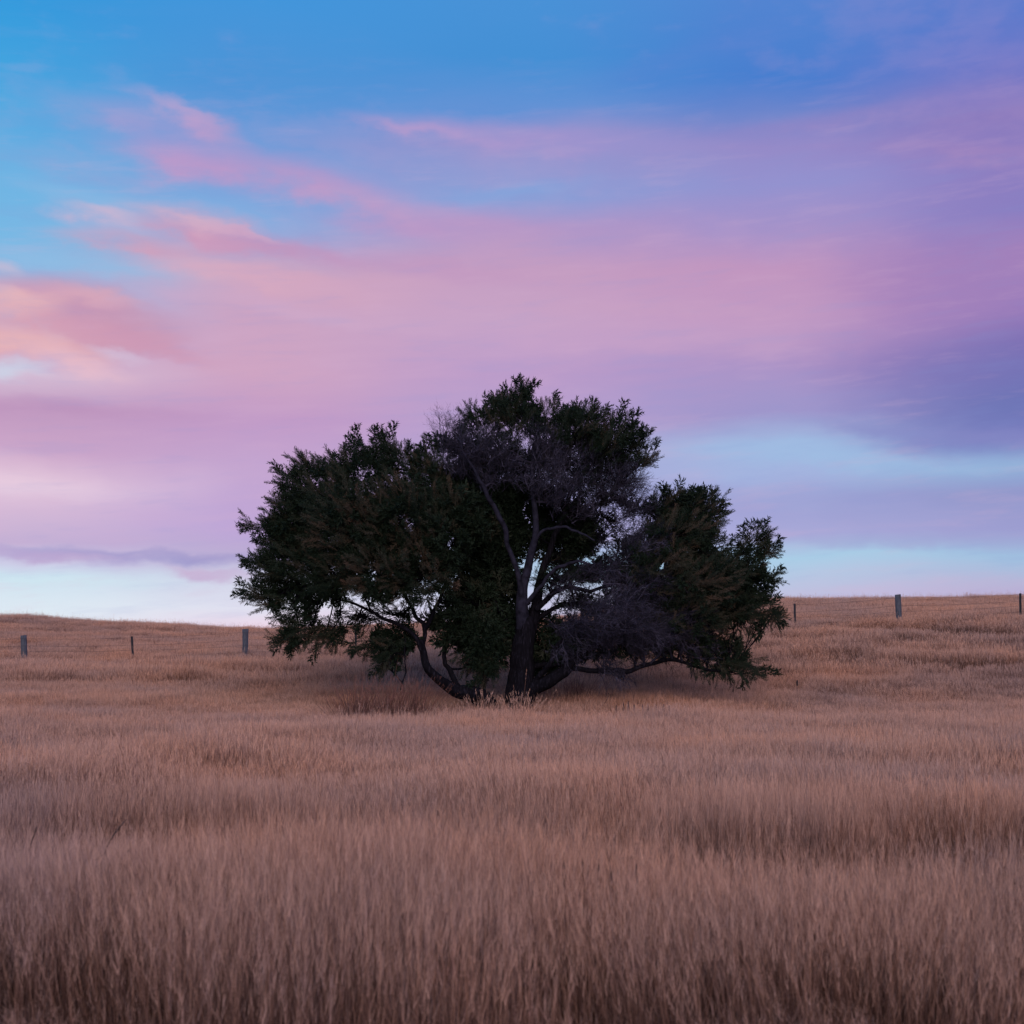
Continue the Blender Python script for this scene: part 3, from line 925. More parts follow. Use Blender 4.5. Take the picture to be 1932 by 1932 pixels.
# crown masses: u, v, ru, rv, depth, density, kind (g green, b brown-green, k inner with crown shade put into its tint, l lacy, d dead grey)
C_ = [
    (600, 935, 78, 66, -.2, 1.0, 'g'), (545, 985, 62, 55, -.1, 1.0, 'g'), (690, 898, 70, 52, 0, 1.0, 'g'), (762, 874, 50, 42, .3, .9, 'g'), (640, 880, 42, 30, .2, .8, 'g'),
    (660, 985, 95, 85, -1.3, 1.0, 'b'), (760, 980, 85, 85, -1.2, 1.0, 'b'), (525, 1010, 45, 34, .0, .9, 'g'), (560, 1060, 72, 46, -.4, 1.0, 'g'),
    (500, 1080, 38, 24, -.1, .8, 'g'), (494, 1132, 40, 18, -.1, .85, 'g'), (545, 1150, 46, 24, -.2, 1.0, 'g'), (572, 1192, 50, 26, -.3, 1.0, 'g'), (630, 1080, 75, 52, -1.0, 1.0, 'g'),
    (710, 1080, 80, 58, -1.5, 1.0, 'b'), (790, 1080, 75, 70, -1.2, 1.0, 'b'), (850, 1010, 62, 90, -.4, 1.0, 'k'), (632, 1182, 40, 20, -.3, .8, 'g'),
    (690, 1215, 36, 16, -.4, .7, 'g'), (735, 1225, 46, 26, -.6, .9, 'g'), (722, 1252, 24, 15, -.6, .7, 'g'), (762, 1200, 36, 22, -.1, .8, 'k'), (858, 1175, 46, 38, .2, .9, 'k'),
    (893, 1232, 36, 36, .1, .9, 'g'), (922, 1262, 24, 28, -.2, .8, 'g'), (920, 1200, 44, 60, .2, 1.0, 'k'), 
    (640, 1010, 110, 90, 1.4, .8, 'k'), (760, 1000, 100, 100, 1.6, .8, 'k'), (600, 1110, 70, 36, 1.2, .6, 'k'), (760, 1095, 70, 30, 1.4, .5, 'k'),
    (900, 950, 60, 70, 1.6, 1.0, 'k'), (950, 1010, 52, 100, 1.8, 1.2, 'k'), (900, 1080, 60, 80, 1.6, 1.1, 'k'), (1060, 1040, 60, 55, 1.7, .9, 'k'), (945, 1130, 40, 60, 1.2, 1.0, 'k'),
    (1000, 935, 60, 40, 1.6, .6, 'k'),
    # top
    (980, 760, 44, 34, 0, 1.0, 'g'), (1000, 735, 26, 20, .1, .7, 'g'), (950, 782, 30, 26, -.1, .8, 'g'), (1050, 775, 46, 30, .2, .9, 'g'), (1110, 795, 50, 32, .1, 1.0, 'g'), (1160, 805, 34, 26, 0, .9, 'g'),
    (1195, 838, 36, 24, 0, .9, 'g'), (1222, 866, 24, 11, -.1, .9, 'g'), (1200, 880, 30, 14, 0, .7, 'g'), (1150, 850, 44, 26, .3, .7, 'g'), (1090, 835, 46, 24, .5, .5, 'l'), (1120, 900, 60, 30, .3, .4, 'l'),
    (1035, 815, 40, 24, .6, .7, 'g'), (1060, 910, 60, 36, .6, .35, 'l'), (1170, 910, 40, 30, .2, .5, 'l'),
    (1080, 960, 60, 36, .5, .45, 'l'), (1160, 985, 30, 22, .3, .3, 'l'), (1190, 950, 22, 30, .2, .5, 'l'),
    # right
    (1262, 950, 40, 26, 0, 1.0, 'b'), (1308, 955, 32, 22, .1, .7, 'g'), (1350, 945, 20, 14, .1, .7, 'g'), (1345, 985, 26, 18, .2, .6, 'g'), (1230, 985, 42, 34, .2, .9, 'g'), (1275, 1010, 68, 50, -.5, 1.0, 'b'),
    (1335, 1030, 48, 36, -.2, 1.0, 'b'), (1250, 1075, 70, 50, -.8, 1.0, 'b'), (1330, 1095, 72, 48, -1.0, 1.0, 'b'), (1395, 1075, 46, 34, -.2, 1.0, 'g'), (1432, 1035, 34, 24, 0, .8, 'g'),
    (1450, 1055, 24, 14, 0, .7, 'g'), (1430, 1085, 30, 16, 0, .8, 'g'), (1425, 1120, 34, 22, 0, 1.0, 'g'), (1390, 1150, 60, 28, -.3, 1.0, 'g'), (1440, 1160, 36, 13, -.2, .9, 'g'), (1310, 1160, 70, 42, -.8, 1.0, 'b'),
    (1240, 1140, 60, 46, -.2, .9, 'k'), (1300, 1210, 50, 24, -.2, .7, 'g'), (1350, 1200, 36, 18, 0, .6, 'g'), (1325, 1232, 30, 13, -.1, .5, 'g'), (1375, 1258, 36, 17, -.2, 1.0, 'g'), (1412, 1270, 26, 12, -.2, 1.0, 'g'), (1390, 1248, 30, 12, -.1, .8, 'g'),
    (1290, 1060, 90, 70, 1.4, .8, 'k'), (1320, 1140, 90, 44, 1.4, .7, 'k'), (1190, 1060, 40, 40, .8, .6, 'k'), (1180, 1150, 60, 30, .9, .7, 'k'), (1220, 1200, 50, 30, .2, .7, 'k'), (1200, 1240, 30, 12, -.4, .5, 'g'), (1080, 1200, 50, 30, .9, .7, 'k'), (1020, 1240, 26, 26, .8, .5, 'k'),
    # inner dark masses that close the middle of the crown
    (905, 985, 50, 70, 1.0, 1.1, 'k'), (935, 1060, 55, 80, 1.2, 1.2, 'k'), (900, 1140, 50, 50, .8, 1.1, 'k'), (960, 950, 40, 50, 1.4, 1.0, 'k'), (1010, 1000, 36, 45, 1.6, 1.0, 'k'),
    (1085, 1010, 46, 50, 1.2, 1.2, 'k'), (1040, 960, 44, 30, 1.5, .8, 'k'), (1150, 1090, 46, 30, .9, .9, 'k'), (1110, 1150, 44, 24, 1.2, .8, 'k'), (960, 1185, 40, 44, .9, 1.2, 'k'), (1020, 1200, 40, 40, 1.0, .9, 'k'),
    (1060, 1225, 40, 26, .9, .8, 'k'), (1140, 1200, 60, 30, .7, .9, 'k'), (840, 925, 46, 46, .4, 1.1, 'g'), (800, 900, 46, 40, 0, 1.1, 'g'), (850, 960, 54, 50, -.5, 1.0, 'b'), (825, 870, 34, 30, .4, .8, 'g'),
    (1095, 860, 70, 34, .8, .3, 'k'), (1150, 880, 50, 30, .6, .25, 'k'), (1040, 870, 60, 36, .8, .4, 'k'), (985, 880, 60, 44, .9, .7, 'k'), (930, 870, 50, 30, .8, .7, 'k'), (890, 900, 44, 34, .9, .7, 'k'), (875, 845, 40, 26, .6, .5, 'k'),
    (1130, 870, 70, 40, .1, .6, 'l'), (1090, 910, 70, 44, 0, .5, 'l'), (1160, 940, 44, 30, 0, .4, 'l'), (1140, 1010, 34, 30, 0, .4, 'l'), (1045, 1095, 54, 30, .2, .75, 'l'), (1080, 1105, 44, 22, -.5, .5, 'd'), (1075, 1085, 40, 14, .7, .5, 'k'), (1075, 1140, 40, 20, .3, .5, 'l'), (740, 1160, 80, 22, .2, .45, 'l'), (690, 1165, 40, 18, 0, .5, 'l'),
    (905, 790, 30, 18, .2, .5, 'g'), (930, 810, 40, 22, .3, .8, 'g'), (1080, 812, 60, 30, -.3, 1.0, 'g'), (1150, 838, 50, 26, -.2, .9, 'g'), (990, 795, 50, 28, -.3, .9, 'g'),
    # sprays that stick out on the left
    (482, 990, 34, 13, 0, 1.1, 'g'), (475, 1062, 32, 13, 0, 1.1, 'g'), (474, 1122, 36, 14, 0, 1.1, 'g'), (520, 945, 28, 16, 0, 1.0, 'g'), (535, 905, 24, 16, 0, 1.0, 'g'), (575, 868, 22, 18, 0, 1.0, 'g'), (500, 1035, 36, 14, .2, 1.1, 'g'), (735, 838, 26, 16, 0, 1.0, 'g'), (680, 842, 26, 14, 0, .9, 'g'),
    (530, 1205, 30, 12, -.2, 1.0, 'g'), (610, 1210, 40, 12, -.2, .9, 'g'),
    (1468, 1040, 18, 8, 0, 1.0, 'g'), (1455, 1010, 18, 10, 0, .9, 'g'), (1462, 1090, 22, 8, 0, 1.0, 'g'), (1455, 1166, 22, 8, -.1, 1.1, 'g'), (1340, 1130, 80, 40, .4, 1.0, 'k'), (1290, 980, 60, 40, .6, .9, 'k'), (1400, 1110, 60, 36, .5, .9, 'k'),
    (1335, 1215, 50, 18, .2, .9, 'g'), (1270, 1195, 40, 26, 0, .9, 'k'), (1375, 1225, 30, 14, 0, .8, 'g'), (1245, 1225, 36, 16, -.3, .7, 'l'),
    # dead grey
    (1215, 1030, 40, 40, -.7, .8, 'd'), (1240, 1100, 44, 40, -.9, .7, 'd'), (1190, 1010, 34, 30, -.4, .7, 'd'), (1140, 925, 44, 34, -.4, .6, 'd'), (1270, 1180, 44, 34, -.9, .6, 'd'), (1060, 925, 44, 34, -.5, .5, 'd'), (1310, 1190, 40, 30, -.8, .5, 'd'), (1195, 1130, 50, 34, -1.1, .7, 'd'),
    (858, 820, 42, 30, -.3, .9, 'd'), (905, 838, 48, 34, -.4, 1.0, 'd'), (860, 868, 42, 26, -.4, .7, 'd'), (965, 850, 50, 34, -.4, .7, 'd'), (1020, 830, 40, 30, -.6, .8, 'd'), (935, 895, 50, 28, -.5, .6, 'd'), (1020, 905, 56, 36, -.6, .55, 'd'),
    (1090, 890, 50, 34, -.5, .5, 'd'), (1175, 910, 44, 34, -.5, .8, 'd'), (1200, 955, 36, 30, -.4, .8, 'd'), (1130, 1070, 40, 26, -.6, .5, 'd'), (1170, 1075, 40, 40, -.6, .6, 'd'),
    (1110, 1180, 52, 30, -1.2, 1.0, 'd'), (1180, 1175, 56, 34, -1.2, 1.1, 'd'), (1150, 1140, 50, 30, -1.0, .8, 'd'), (1230, 1190, 36, 30, -1.2, .9, 'd'), (1075, 1195, 36, 26, -1.0, .7, 'd'), (1160, 1212, 50, 16, -.9, .8, 'd'),
    (1150, 1262, 18, 22, -.7, .9, 'd'), (1175, 1275, 18, 14, -.7, .6, 'd'), (1215, 1215, 36, 20, -.9, .6, 'd'), (1080, 1235, 30, 14, -.7, .5, 'd'), (1320, 1225, 24, 26, -.5, .5, 'd'), (1105, 950, 44, 34, -.2, .35, 'd'), (1060, 860, 50, 24, -.3, .5, 'd'),
]


# ---- spray templates (unit length along +z)
def spray_template(seed, n_twig, n_leaf, leaf_l, leaf_w, spread, twig_l, stem_w, droop=0.0, dead=False):
    r = np.random.default_rng(seed)
    V_, T_, K_ = [], [], []
    c = 0

    def sliver(a, b, w, kind):
        nonlocal c
        d = b - a
        s = np.cross(d, r.normal(0, 1, 3))
        s = s / (np.linalg.norm(s) + 1e-9) * w * 0.5
        V_.extend([a - s, a + s, b]); T_.append([c, c + 1, c + 2]); K_.append(kind); c += 3

    bend = r.normal(0, 0.12, 2)

    def axis(t_):
        return np.array([bend[0] * t_ * t_, bend[1] * t_ * t_, t_ * (1 - 0.1 * t_)])
    for k in range(4):
        sliver(axis(k / 4), axis((k + 1.4) / 4), stem_w * (1.3 - k * 0.22), 0)
    for k in range(n_twig):
        t_ = 0.08 + 0.92 * ((k + r.random()) / n_twig)
        a = axis(t_)
        az = k * 2.4 + r.normal(0, 0.4)
        out = np.array([math.cos(az), math.sin(az), 0]) * math.sin(spread + r.normal(0, .15)) + np.array([0, 0, 1.0]) * math.cos(spread)
        L = twig_l * (1.0 - 0.5 * t_) * r.uniform(0.7, 1.25)
        b = a + out * L + np.array([0, 0, 0.12 * L])
        sliver(a, b, stem_w * 0.45, 0)
        for q in range(n_leaf):
            f = 0.12 + 0.88 * (q + r.random() * 0.8) / n_leaf
            p = a + (b - a) * f
            az2 = r.random() * 6.283
            n1 = np.cross(out, [0.3, 0.5, 0.8]); n1 /= np.linalg.norm(n1)
            n2 = np.cross(out, n1)
            sp = 0.7 if not dead else 0.5
            dl = out * math.cos(sp) + (n1 * math.cos(az2) + n2 * math.sin(az2)) * math.sin(sp)
            dl = dl / np.linalg.norm(dl)
            l = leaf_l * r.uniform(0.7, 1.3) * (1.0 if not dead else r.uniform(0.6, 1.6))
            if not dead:
                sliver(p, p + dl * l, leaf_w, 1)
            else:
                m_ = p + dl * l * 0.55
                sliver(p, m_, leaf_w, 1)
                sliver(m_, m_ + (dl + r.normal(0, .35, 3)) * l * 0.5, leaf_w * 0.8, 1)
    return np.array(V_), np.array(T_), np.array(K_)


LEAFT = [spray_template(40 + k, 22, 10, 0.072, 0.018, 0.50, 0.26, 0.013) for k in range(10)]
CORET = [spray_template(60 + k, 16, 9, 0.17, 0.062, 0.80, 0.46, 0.02) for k in range(6)]


def fork_template(seed, depth=3, kids=(4, 4, 3), w0=0.022):
    """forking leafless bough of unit length: thick to thin, kinked, irregular"""
    r = np.random.default_rng(seed)
    V_, T_ = [], []

    def grow(p, d, L, w, lv):
        n = 3 if lv < 2 else 2
        q, seg = p, []
        for k in range(n):
            d = d + r.normal(0, 0.20, 3) + np.array([0, 0, 0.04])
            d = d / np.linalg.norm(d)
            q2 = q + d * L / n
            s_ = np.cross(d, r.normal(0, 1, 3)); s_ /= np.linalg.norm(s_) + 1e-9
            w1 = w * (1 - 0.75 * k / n) * 0.5; w2 = w * (1 - 0.75 * (k + 1) / n) * 0.5
            c = len(V_)
            V_.extend([q - s_ * w1, q + s_ * w1, q2 + s_ * w2, q2 - s_ * w2])
            T_.extend([[c, c + 1, c + 2], [c, c + 2, c + 3]])
            seg.append((q, q2, d)); q = q2
        if lv < depth:
            for k in range(kids[lv]):
                a, b2, dd = seg[r.integers(0, n)] if k else seg[-1]
                f = r.uniform(0.2, 1.0)
                o_ = r.normal(0, 1, 3); o_ -= dd * (o_ @ dd); o_ /= np.linalg.norm(o_)
                ang = r.uniform(0.35, 0.9)
                nd_ = dd * math.cos(ang) + o_ * math.sin(ang)
                grow(a + (b2 - a) * f, nd_, L * r.uniform(0.40, 0.72), w * 0.58, lv + 1)
    grow(np.zeros(3), np.array([0, 0, 1.0]), 0.62, w0, 0)
    return np.array(V_), np.array(T_), np.ones(len(T_))


DEADT = [fork_template(80 + k) for k in range(10)]
LACET = [fork_template(180 + k, kids=(3, 4, 3), w0=0.030) for k in range(8)]


def place(templates, P, D_, L, tint, seed):
    r = np.random.default_rng(seed)
    pick = r.integers(0, len(templates), len(P))
    Vs, Ts, Ti, o = [], [], [], 0
    D_ = D_ / (np.linalg.norm(D_, axis=1)[:, None] + 1e-9)
    a = np.cross(D_, r.normal(0, 1, D_.shape)); a /= np.linalg.norm(a, axis=1)[:, None] + 1e-9
    b = np.cross(D_, a)
    for k, (tv, tt, kk) in enumerate(templates):
        m = np.where(pick == k)[0]
        if not len(m):
            continue
        R = np.stack([a[m], b[m], D_[m]], 1)               # rows = axes
        W_ = np.einsum('vi,mij->mvj', tv, R) * L[m][:, None, None] + P[m][:, None, :]
        nv = len(tv)
        Vs.append(W_.reshape(-1, 3))
        Ts.append((tt[None] + (o + np.arange(len(m)) * nv)[:, None, None]).reshape(-1, 3))
        o += nv * len(m)
        lt = np.repeat(tint[m], nv) + (np.tile(np.repeat(np.where(kk == 1, 0.0, 0.25), 3), len(m)) if len(kk) * 3 == nv else 0) + r.normal(0, 0.07, nv * len(m))
        Ti.append(np.clip(lt, 0, 1))
    return np.concatenate(Vs), np.concatenate(Ts), np.concatenate(Ti)


centre = tp(930, 1090, 0.2)
leafP, leafD, leafL, leafT = [], [], [], []
coreP, coreD, coreL, coreT = [], [], [], []
laceP, laceD, laceL = [], [], []
deadP, deadD, deadL, deadT = [], [], [], []
twigs = Tubes(); dtwigs = Tubes()
for ci, (u, v, ru, rv, dy, dens, kd) in enumerate(C_):
    u += 13 if u < 560 else (-16 if (u > 1420 and v < 1130) else 0)
    v += 12 if v < 780 else (8 if (v < 870 and u < 790) else 0)
    u -= 16 if (v < 815 and u < 1080 and kd != 'd') else 0
    c = tp(u, v, dy)
    ra = np.array([ru * PM, max(ru, rv) * PM * 1.05, rv * PM])
    vol_px = ru * rv
    n = int((9 + vol_px / {'g': 27.0, 'b': 27.0, 'k': 46.0, 'l': 24.0, 'd': 27.0}[kd]) * dens)
    if kd == 'l':
        n = int(n * 0.9)
    q = rng.normal(0, 1, (n, 3)); q /= np.linalg.norm(q, axis=1)[:, None]
    rad = rng.uniform(0.25, 1.0, n) ** 0.5
    if kd == 'g':
        e_ = rng.random(n) < 0.12
        rad = np.where(e_, 1.12, rad)
    lump = 1 + 0.16 * np.sin(q[:, 0] * 5 + ci) * np.sin(q[:, 2] * 6 + ci * 2) + 0.12 * np.sin(q[:, 1] * 7 + ci)
    P = c + q * ra * (rad * lump)[:, None] * 0.90
    glob = P - centre; glob /= np.linalg.norm(glob, axis=1)[:, None]
    D_ = q * 0.65 + glob * 0.85 + np.array([0, 0, 0.42]) + rng.normal(0, 0.30, (n, 3))
    low = v > 1185
    if low:
        D_[:, 2] -= 0.35
    if kd in 'gb':
        L = rng.uniform(0.32, 0.56, n) * np.where(rng.random(n) < 0.16, 1.35, 1.0)
    elif kd == 'k':
        L = rng.uniform(0.40, 0.62, n)
    elif kd == 'l':
        L = rng.uniform(0.25, 0.45, n)
    else:
        L = rng.uniform(0.50, 0.95, n)
    tsp = {'g': 0.30, 'b': 0.52, 'k': 0.05, 'l': 0.12, 'd': 0.5}[kd]  # inner masses get a near-black leaf tint that stands for crown shade
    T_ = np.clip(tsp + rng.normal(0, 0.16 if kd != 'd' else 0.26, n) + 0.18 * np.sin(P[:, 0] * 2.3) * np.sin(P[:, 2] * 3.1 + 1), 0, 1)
    D_ /= np.linalg.norm(D_, axis=1)[:, None]
    P0 = P - D_ * L[:, None] * 0.45
    if kd == 'd':
        deadP.append(P0); deadD.append(D_); deadL.append(L); deadT.append(T_)
    else:
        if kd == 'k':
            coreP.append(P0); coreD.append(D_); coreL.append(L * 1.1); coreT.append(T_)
        else:
            leafP.append(P0); leafD.append(D_); leafL.append(L); leafT.append(T_)
        if kd == 'l':
            laceP.append(c + q * ra * (rad[:, None] * .8)); laceD.append(q * .8 + glob * .8 + rng.normal(0, .4, (n, 3))); laceL.append(rng.uniform(.45, .8, n))
        if kd in 'gb':                       # dense heart of the mass, shade put into its darker leaf tint
            m_ = int(n * 0.26)
            q2 = rng.normal(0, 1, (m_, 3)); q2 /= np.linalg.norm(q2, axis=1)[:, None]
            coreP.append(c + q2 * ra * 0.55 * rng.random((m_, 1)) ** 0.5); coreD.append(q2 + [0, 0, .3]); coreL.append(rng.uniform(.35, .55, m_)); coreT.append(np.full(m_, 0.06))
    # bough from the nearest limb to this mass, then branchlets to its sprays
    TW = dtwigs if kd == 'd' else twigs
    dd = np.linalg.norm(NODES[:, :3] - c, axis=1) + np.abs(NODES[:, 2] - c[2] + 0.5) * 0.3
    st = NODES[dd.argmin()]
    br = min(st[3] * 0.7, 0.034)
    mid = (st[:3] + c) / 2 + rng.normal(0, 0.08, 3) + np.array([0, 0, -0.06])
    bg = spline(np.array([st[:3], mid, c]), 9)
    TW.add(bg, np.linspace(br, 0.013, 9), 5, cap=False)
    nb = {'l': 60, 'd': 34, 'k': 12}.get(kd, 12)
    for s_ in range(nb):
        k = rng.integers(0, n)
        a0 = bg[rng.integers(3, 9)]
        tgt = P0[k] + rng.normal(0, 0.05, 3) if kd != 'l' else c + q[k] * ra * rng.uniform(.6, 1.25)
        m1 = a0 * 0.65 + tgt * 0.35 + rng.normal(0, 0.07, 3)
        m2 = a0 * 0.3 + tgt * 0.7 + rng.normal(0, 0.07, 3)
        pts = spline(np.array([a0, m1, m2, tgt]), 8)
        TW.add(pts, np.linspace(0.011, 0.004, 8), 3, cap=False, tint=0.5)

# fringe sprays that hang below the low branches and stick out of the outline
fr = []
for (u0, v0, u1, v1, n, dv) in ((540, 1205, 650, 1205, 26, 1), (650, 1215, 760, 1235, 22, 1), (1290, 1225, 1420, 1180, 34, 1), (1400, 1180, 1490, 1165, 18, 1), (1340, 1270, 1420, 1278, 14, 1), (1290, 1250, 1340, 1270, 12, 1)):
    for k in range(n):
        t_ = rng.random()
        fr.append((tp(u0 + (u1 - u0) * t_, v0 + (v1 - v0) * t_ + rng.uniform(-8, 6), rng.uniform(-.6, .5)), np.array([rng.normal(0.1 if u0 > 900 else -.1, .3), rng.normal(0, .3), -0.9 * dv]), rng.uniform(.2, .38)))
leafP.append(np.array([f[0] for f in fr])); leafD.append(np.array([f[1] for f in fr])); leafL.append(np.array([f[2] for f in fr])); leafT.append(np.full(len(fr), .15))

va, ta, ia = place(LEAFT, np.concatenate(leafP), np.concatenate(leafD), np.concatenate(leafL), np.concatenate(leafT), 7)
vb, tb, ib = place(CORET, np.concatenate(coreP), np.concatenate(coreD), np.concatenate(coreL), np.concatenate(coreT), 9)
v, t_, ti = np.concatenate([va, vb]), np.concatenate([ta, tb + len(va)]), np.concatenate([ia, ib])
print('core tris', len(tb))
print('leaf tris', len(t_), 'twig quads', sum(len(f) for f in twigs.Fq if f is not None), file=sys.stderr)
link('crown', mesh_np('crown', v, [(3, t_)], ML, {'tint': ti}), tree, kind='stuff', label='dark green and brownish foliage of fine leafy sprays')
v, t_, ti = place(DEADT, np.concatenate(deadP), np.concatenate(deadD), np.concatenate(deadL), np.concatenate(deadT), 8)
print('dead tris', len(t_))
link('bare_twigs', mesh_np('bare_twigs', v, [(3, t_)], MD, {'tint': ti}), tree, kind='stuff', label='grey leafless dead twigs among the foliage')
v, t_, ti = place(LACET, np.concatenate(laceP), np.concatenate(laceD), np.concatenate(laceL), np.full(sum(map(len, laceL)), .1), 12)
link('fine_branches', mesh_np('fine_branches', v, [(3, t_)], MB), tree, kind='stuff', label='thin dark forking branches with gaps of sky between them')
link('branchlets', twigs.mesh('branchlets', MB), tree, kind='stuff')
link('dead_branchlets', dtwigs.mesh('dead_branchlets', MD), tree, kind='stuff', label='pale grey dead branchlets')


# ------------------------------------------------------------------ fence
FD = 50.0
fence = bpy.data.objects.new('wire_fence', None)
COL.objects.link(fence)
fx0 = at(966, 1200, FD)[0]
fence.location = (fx0, FD, gz(fx0, FD))
fence['label'] = 'wire fence with round wooden posts and thin dark pickets running behind the tree'
fence['category'] = 'fence'
F0 = np.array(fence.location)
posts = [  # u at foot, foot row (top of the grass), top row, kind, lean px (top minus foot)
    (-165, 1254, 1208, 'p', 0), (48, 1250, 1199, 'w', -3.5), (253, 1248, 1201, 'p', -4.5), (463, 1240, 1187, 'w', 0), (671, 1231, 1185, 'p', 0), (880, 1221, 1168, 'w', 0), (1088, 1210, 1162, 'p', 0),
    (1297, 1197, 1146, 'w', 0), (1500, 1186, 1139, 'p', -1), (1697, 1177, 1122, 'w', -3), (1925, 1163, 1119.5, 'p', 0), (2120, 1150, 1098, 'w', 0)]


def wood_post(h, r0, seed):
    T = Tubes()
    n = 10
    r = np.random.default_rng(seed)
    zz = np.linspace(-0.05, h, n)
    zz = np.append(zz, h + 0.004)
    pts = np.stack([np.zeros(n + 1), np.zeros(n + 1), zz], 1)
    rad = np.append(r0 * (1 + r.normal(0, .025, n)), r0 * 0.93)
    T.add(pts, rad, 12, flute=0.03)
    T.V[0][-12:, 2] += np.linspace(-.012, .012, 12)
    return T.mesh('post', MP, True)


def star_picket(h, w):
    """Y-section steel picket"""
    V_, Q = [], []
    for k in range(3):
        a = math.radians(90 + 120 * k)
        d = np.array([math.cos(a), math.sin(a)]); p = np.array([-d[1], d[0]]) * 0.010
        e = d * w
        sec = [-p, p, p + e, -p + e]
        b = len(V_)
        for z_ in (-0.05, h + 0.003 * k):
            V_ += [[s[0], s[1], z_] for s in sec]
        Q += [[b, b + 1, b + 5, b + 4], [b + 1, b + 2, b + 6, b + 5], [b + 2, b + 3, b + 7, b + 6], [b + 3, b, b + 4, b + 7], [b + 4, b + 5, b + 6, b + 7]]
    return mesh_np('picket', np.array(V_), [(4, np.array(Q))], MI)


feet, tops = [], []
for k, (u, vf, vt, kd, ln) in enumerate(posts):
    x = at(u, vf, FD)[0]
    z0 = gz(x, FD) - 0.05
    top = at(u + ln, vt, FD)
    foot = np.array([x, FD, z0])
    h = np.linalg.norm(top - foot)
    me = wood_post(h, 0.105, k) if kd == 'w' else star_picket(h, 0.042)
    o = link('post' if kd == 'w' else 'picket', me, fence)
    d = Vector(top - foot)
    o.rotation_mode = 'QUATERNION'
    o.rotation_quaternion = d.to_track_quat('Z', 'Y')
    o.location = Vector(foot - F0)
    if kd == 'p':
        o['label'] = 'thin dark steel picket'
    else:
        o['label'] = 'round weathered blue grey wooden post'
    feet.append(foot); tops.append(top)
feet, tops = np.array(feet), np.array(tops)
vis = np.array([at(p[0], p[1], FD) for p in posts])        # where grass tops meet the posts
for w_, fr_ in enumerate((0.95, 0.66, 0.45, 0.20)):
    P = []
    for k in range(len(posts)):
        gtop = np.array([feet[k][0], FD, vis[k][2]])
        isw = posts[k][3] == 'w'
        top = tops[k] - (np.array([0, 0, 0.06]) if isw else 0)
        a = gtop + (top - gtop) * fr_
        a[1] = FD - (0.11 if isw else 0.05)
        P.append(a)
    full = []
    for k in range(len(P) - 1):
        for t2 in np.linspace(0, 1, 8, endpoint=False):
            q = P[k] * (1 - t2) + P[k + 1] * t2
            q[2] -= 0.035 * 4 * t2 * (1 - t2)
            full.append(q)
    full.append(P[-1])
    T = Tubes()
    T.add(np.array(full) - F0, np.full(len(full), 0.0032), 4, cap=False)
    o = link('wire', T.mesh('wire', MI), fence)


# ------------------------------------------------------------------ dry tussocks and seed stalks
def tussock(name, u, v, D, w, h, n, label, seed, mat=MR, width=0.013, lean=0.35, head=0.7, group=None, cat='tussock'):
    x = at(u, v, D)[0]
    vv, tt, aa, ii = blades(n, w, h * 0.35, h, width, lean, head, seed, clumpy=0.0, fan=0.75)
    # pull the roots together
    sh = vv.copy()
    sh[:, 1] *= 0.8
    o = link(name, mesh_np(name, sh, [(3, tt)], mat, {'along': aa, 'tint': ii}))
    o.location = (x, D, gz(x, D))
    o['label'] = label
    o['category'] = cat
    if group:
        o['group'] = group
    return o


tussock('dry_shrub', 672, 1345, 32.4, 0.48, 1.45, 300, 'reddish dry tussock with long spiky stems, furthest left of the tree trunks', 1)
tussock('dry_shrub', 732, 1345, 32.8, 0.55, 1.3, 300, 'reddish dry tussock in the gap under the low left foliage, between two others', 2)
tussock('dry_shrub', 785, 1345, 33.0, 0.42, 1.35, 220, 'reddish dry tussock close beside the curved left trunk', 3)
tussock('dry_shrub', 1085, 1320, 37.0, 0.9, 1.05, 420, 'reddish brown tussock in the shade under the low right limb', 4)
tussock('pale_grass_clump', 915, 1345, 33.3, 0.40, 1.0, 130, 'pale grey tall grass clump in front of the leaning left trunk', 5, MG, 0.012, .30, .9, cat='grass clump')
tussock('pale_grass_clump', 985, 1345, 33.2, 0.38, 1.0, 140, 'pale grey tall grass clump in front of the upright main trunk', 6, MG, 0.012, .30, .9, cat='grass clump')


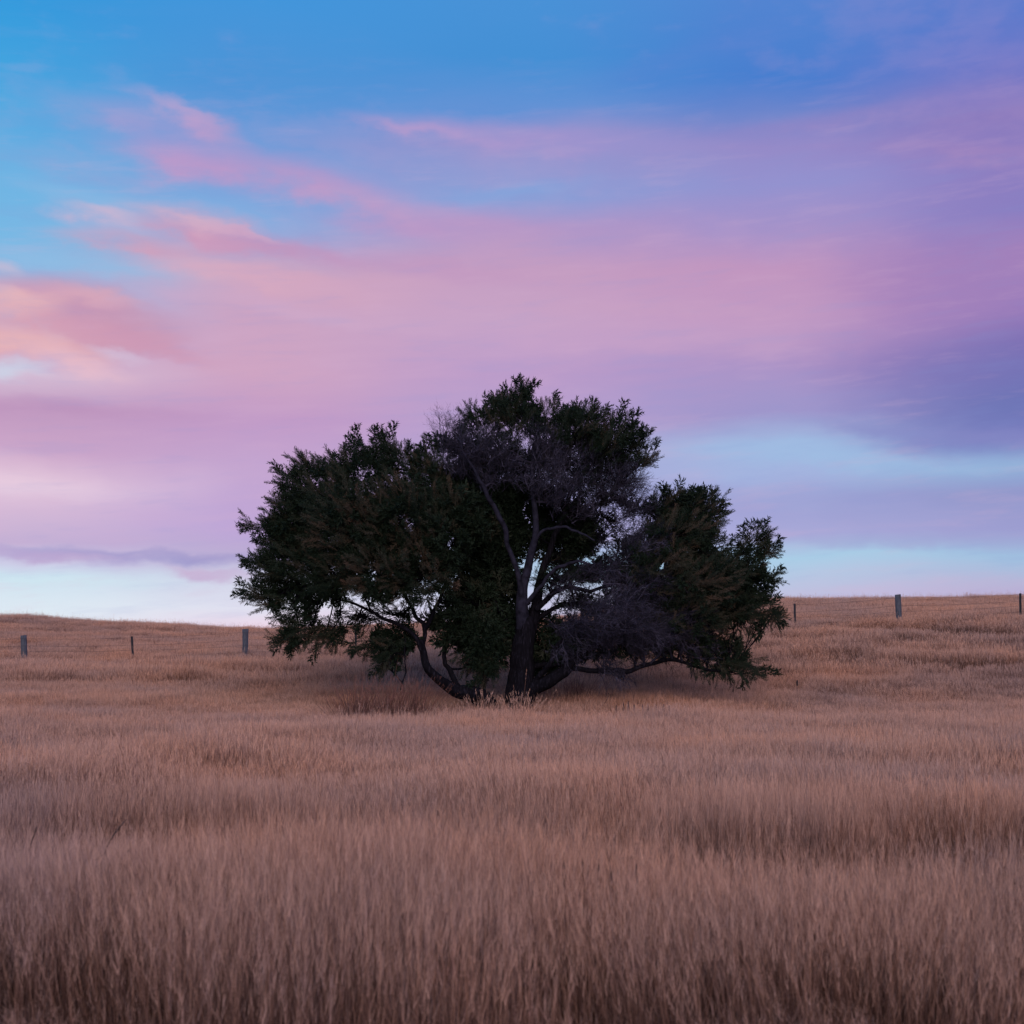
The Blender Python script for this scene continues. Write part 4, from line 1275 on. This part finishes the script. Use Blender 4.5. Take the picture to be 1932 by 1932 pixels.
def stalk(name, u, v_tip, D, length, head_len, lean, curl, label, group, head_r=0.008, stem_r=0.0026, cat='seed stalk'):
    tip = at(u, v_tip, D)
    x0, y0 = tip[0] - lean * length, D
    z0 = gz(x0, y0)
    H = tip[2] - z0
    e = bpy.data.objects.new(name, None)
    COL.objects.link(e)
    e.location = (x0, y0, z0)
    e['label'] = label; e['category'] = cat; e['group'] = group
    t2 = np.linspace(0, 1, 14)
    px = lean * length * t2 ** 1.6 + curl * np.clip(t2 - .75, 0, 1) ** 1.5 * 4 * length * 0.3
    pz = H * t2 - abs(curl) * np.clip(t2 - .85, 0, 1) * length * 0.4
    pts = np.stack([px, np.zeros(14), pz], 1)
    T = Tubes(); T.add(pts, np.full(14, stem_r), 4, cap=False)
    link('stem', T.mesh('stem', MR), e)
    k0 = int(13 * (1 - head_len / max(H, .1)))
    k0 = min(max(k0, 6), 11)
    hp = spline(pts[k0:], 12)
    T = Tubes()
    rr_ = head_r * np.sin(np.linspace(0.25, math.pi - 0.15, 12)) ** 0.6 * (1 + 0.25 * np.sin(np.arange(12) * 2.2))
    T.add(hp, rr_, 6)
    link('seed_head', T.mesh('seed_head', MS), e)
    return e


spec = [(1003, 1655, 'leftmost', -.28, -.1), (1028, 1662, 'second from the left', -.3, -.1), (1040, 1648, 'third from the left', .02, 0), (1064, 1645, 'fourth from the left', -.03, 0), (1098, 1640, 'tallest, in the middle', -.1, 0),
        (1110, 1652, 'right of the tallest one', .08, 0), (1130, 1650, 'fourth from the right', .03, 0), (1152, 1652, 'third from the right', -.03, 0), (1166, 1660, 'second from the right', .05, 0), (1200, 1650, 'rightmost', -.08, 0)]
for (u, vt, which, ln, cu) in spec:
    stalk('seed_stalk', u, vt - 20, 6.2, 0.9, 0.13, ln * 0.4, cu, 'thin dark seed head in the foreground row right of centre, %s' % which, 'dark seed stalks in the foreground grass', head_r=0.0075)
for (u, vt, which, ln, cu) in [(66, 1575, 'leftmost, beside the left edge', .3, .2), (222, 1556, 'nodding one with the longest head', .5, .8), (180, 1618, 'lowest, bent over to the right', .4, .9), (232, 1612, 'rightmost, small and drooping', .35, .7)]:
    stalk('drooping_stalk', u, vt - 18, 7.4, 0.8, 0.13, ln * 0.4, cu * 0.5, 'dark drooping stalk in the left foreground, %s' % which, 'drooping stalks at the left', head_r=0.0048, stem_r=.0018)
for k, (u, vt) in enumerate([(1163, 1333), (1176, 1330), (1196, 1331), (1212, 1333), (1222, 1332), (1238, 1333), (1252, 1332), (1262, 1334), (1185, 1326)]):
    stalk('dock_stalk', u, vt - 4, 33.0, 0.7, 0.30, rng.uniform(-.1, .1), 0, 'short dark brown dock spike right of the trunk, %s' % ('leftmost of its row', 'second from left', 'fourth from left', 'fifth, in the middle', 'sixth from left', 'third from right', 'second from right', 'rightmost of its row', 'third from left and tallest')[k], 'dark dock spikes right of the trunk', head_r=0.022, stem_r=.006)
stalk('thistle_stalk', 1504, 1283, 36.5, 0.6, 0.12, 0.02, 0, 'single dead thistle head on a stalk on the slope right of the tree', 'thistle', head_r=0.028, stem_r=.006, cat='thistle')

print('objects', len(S.objects))
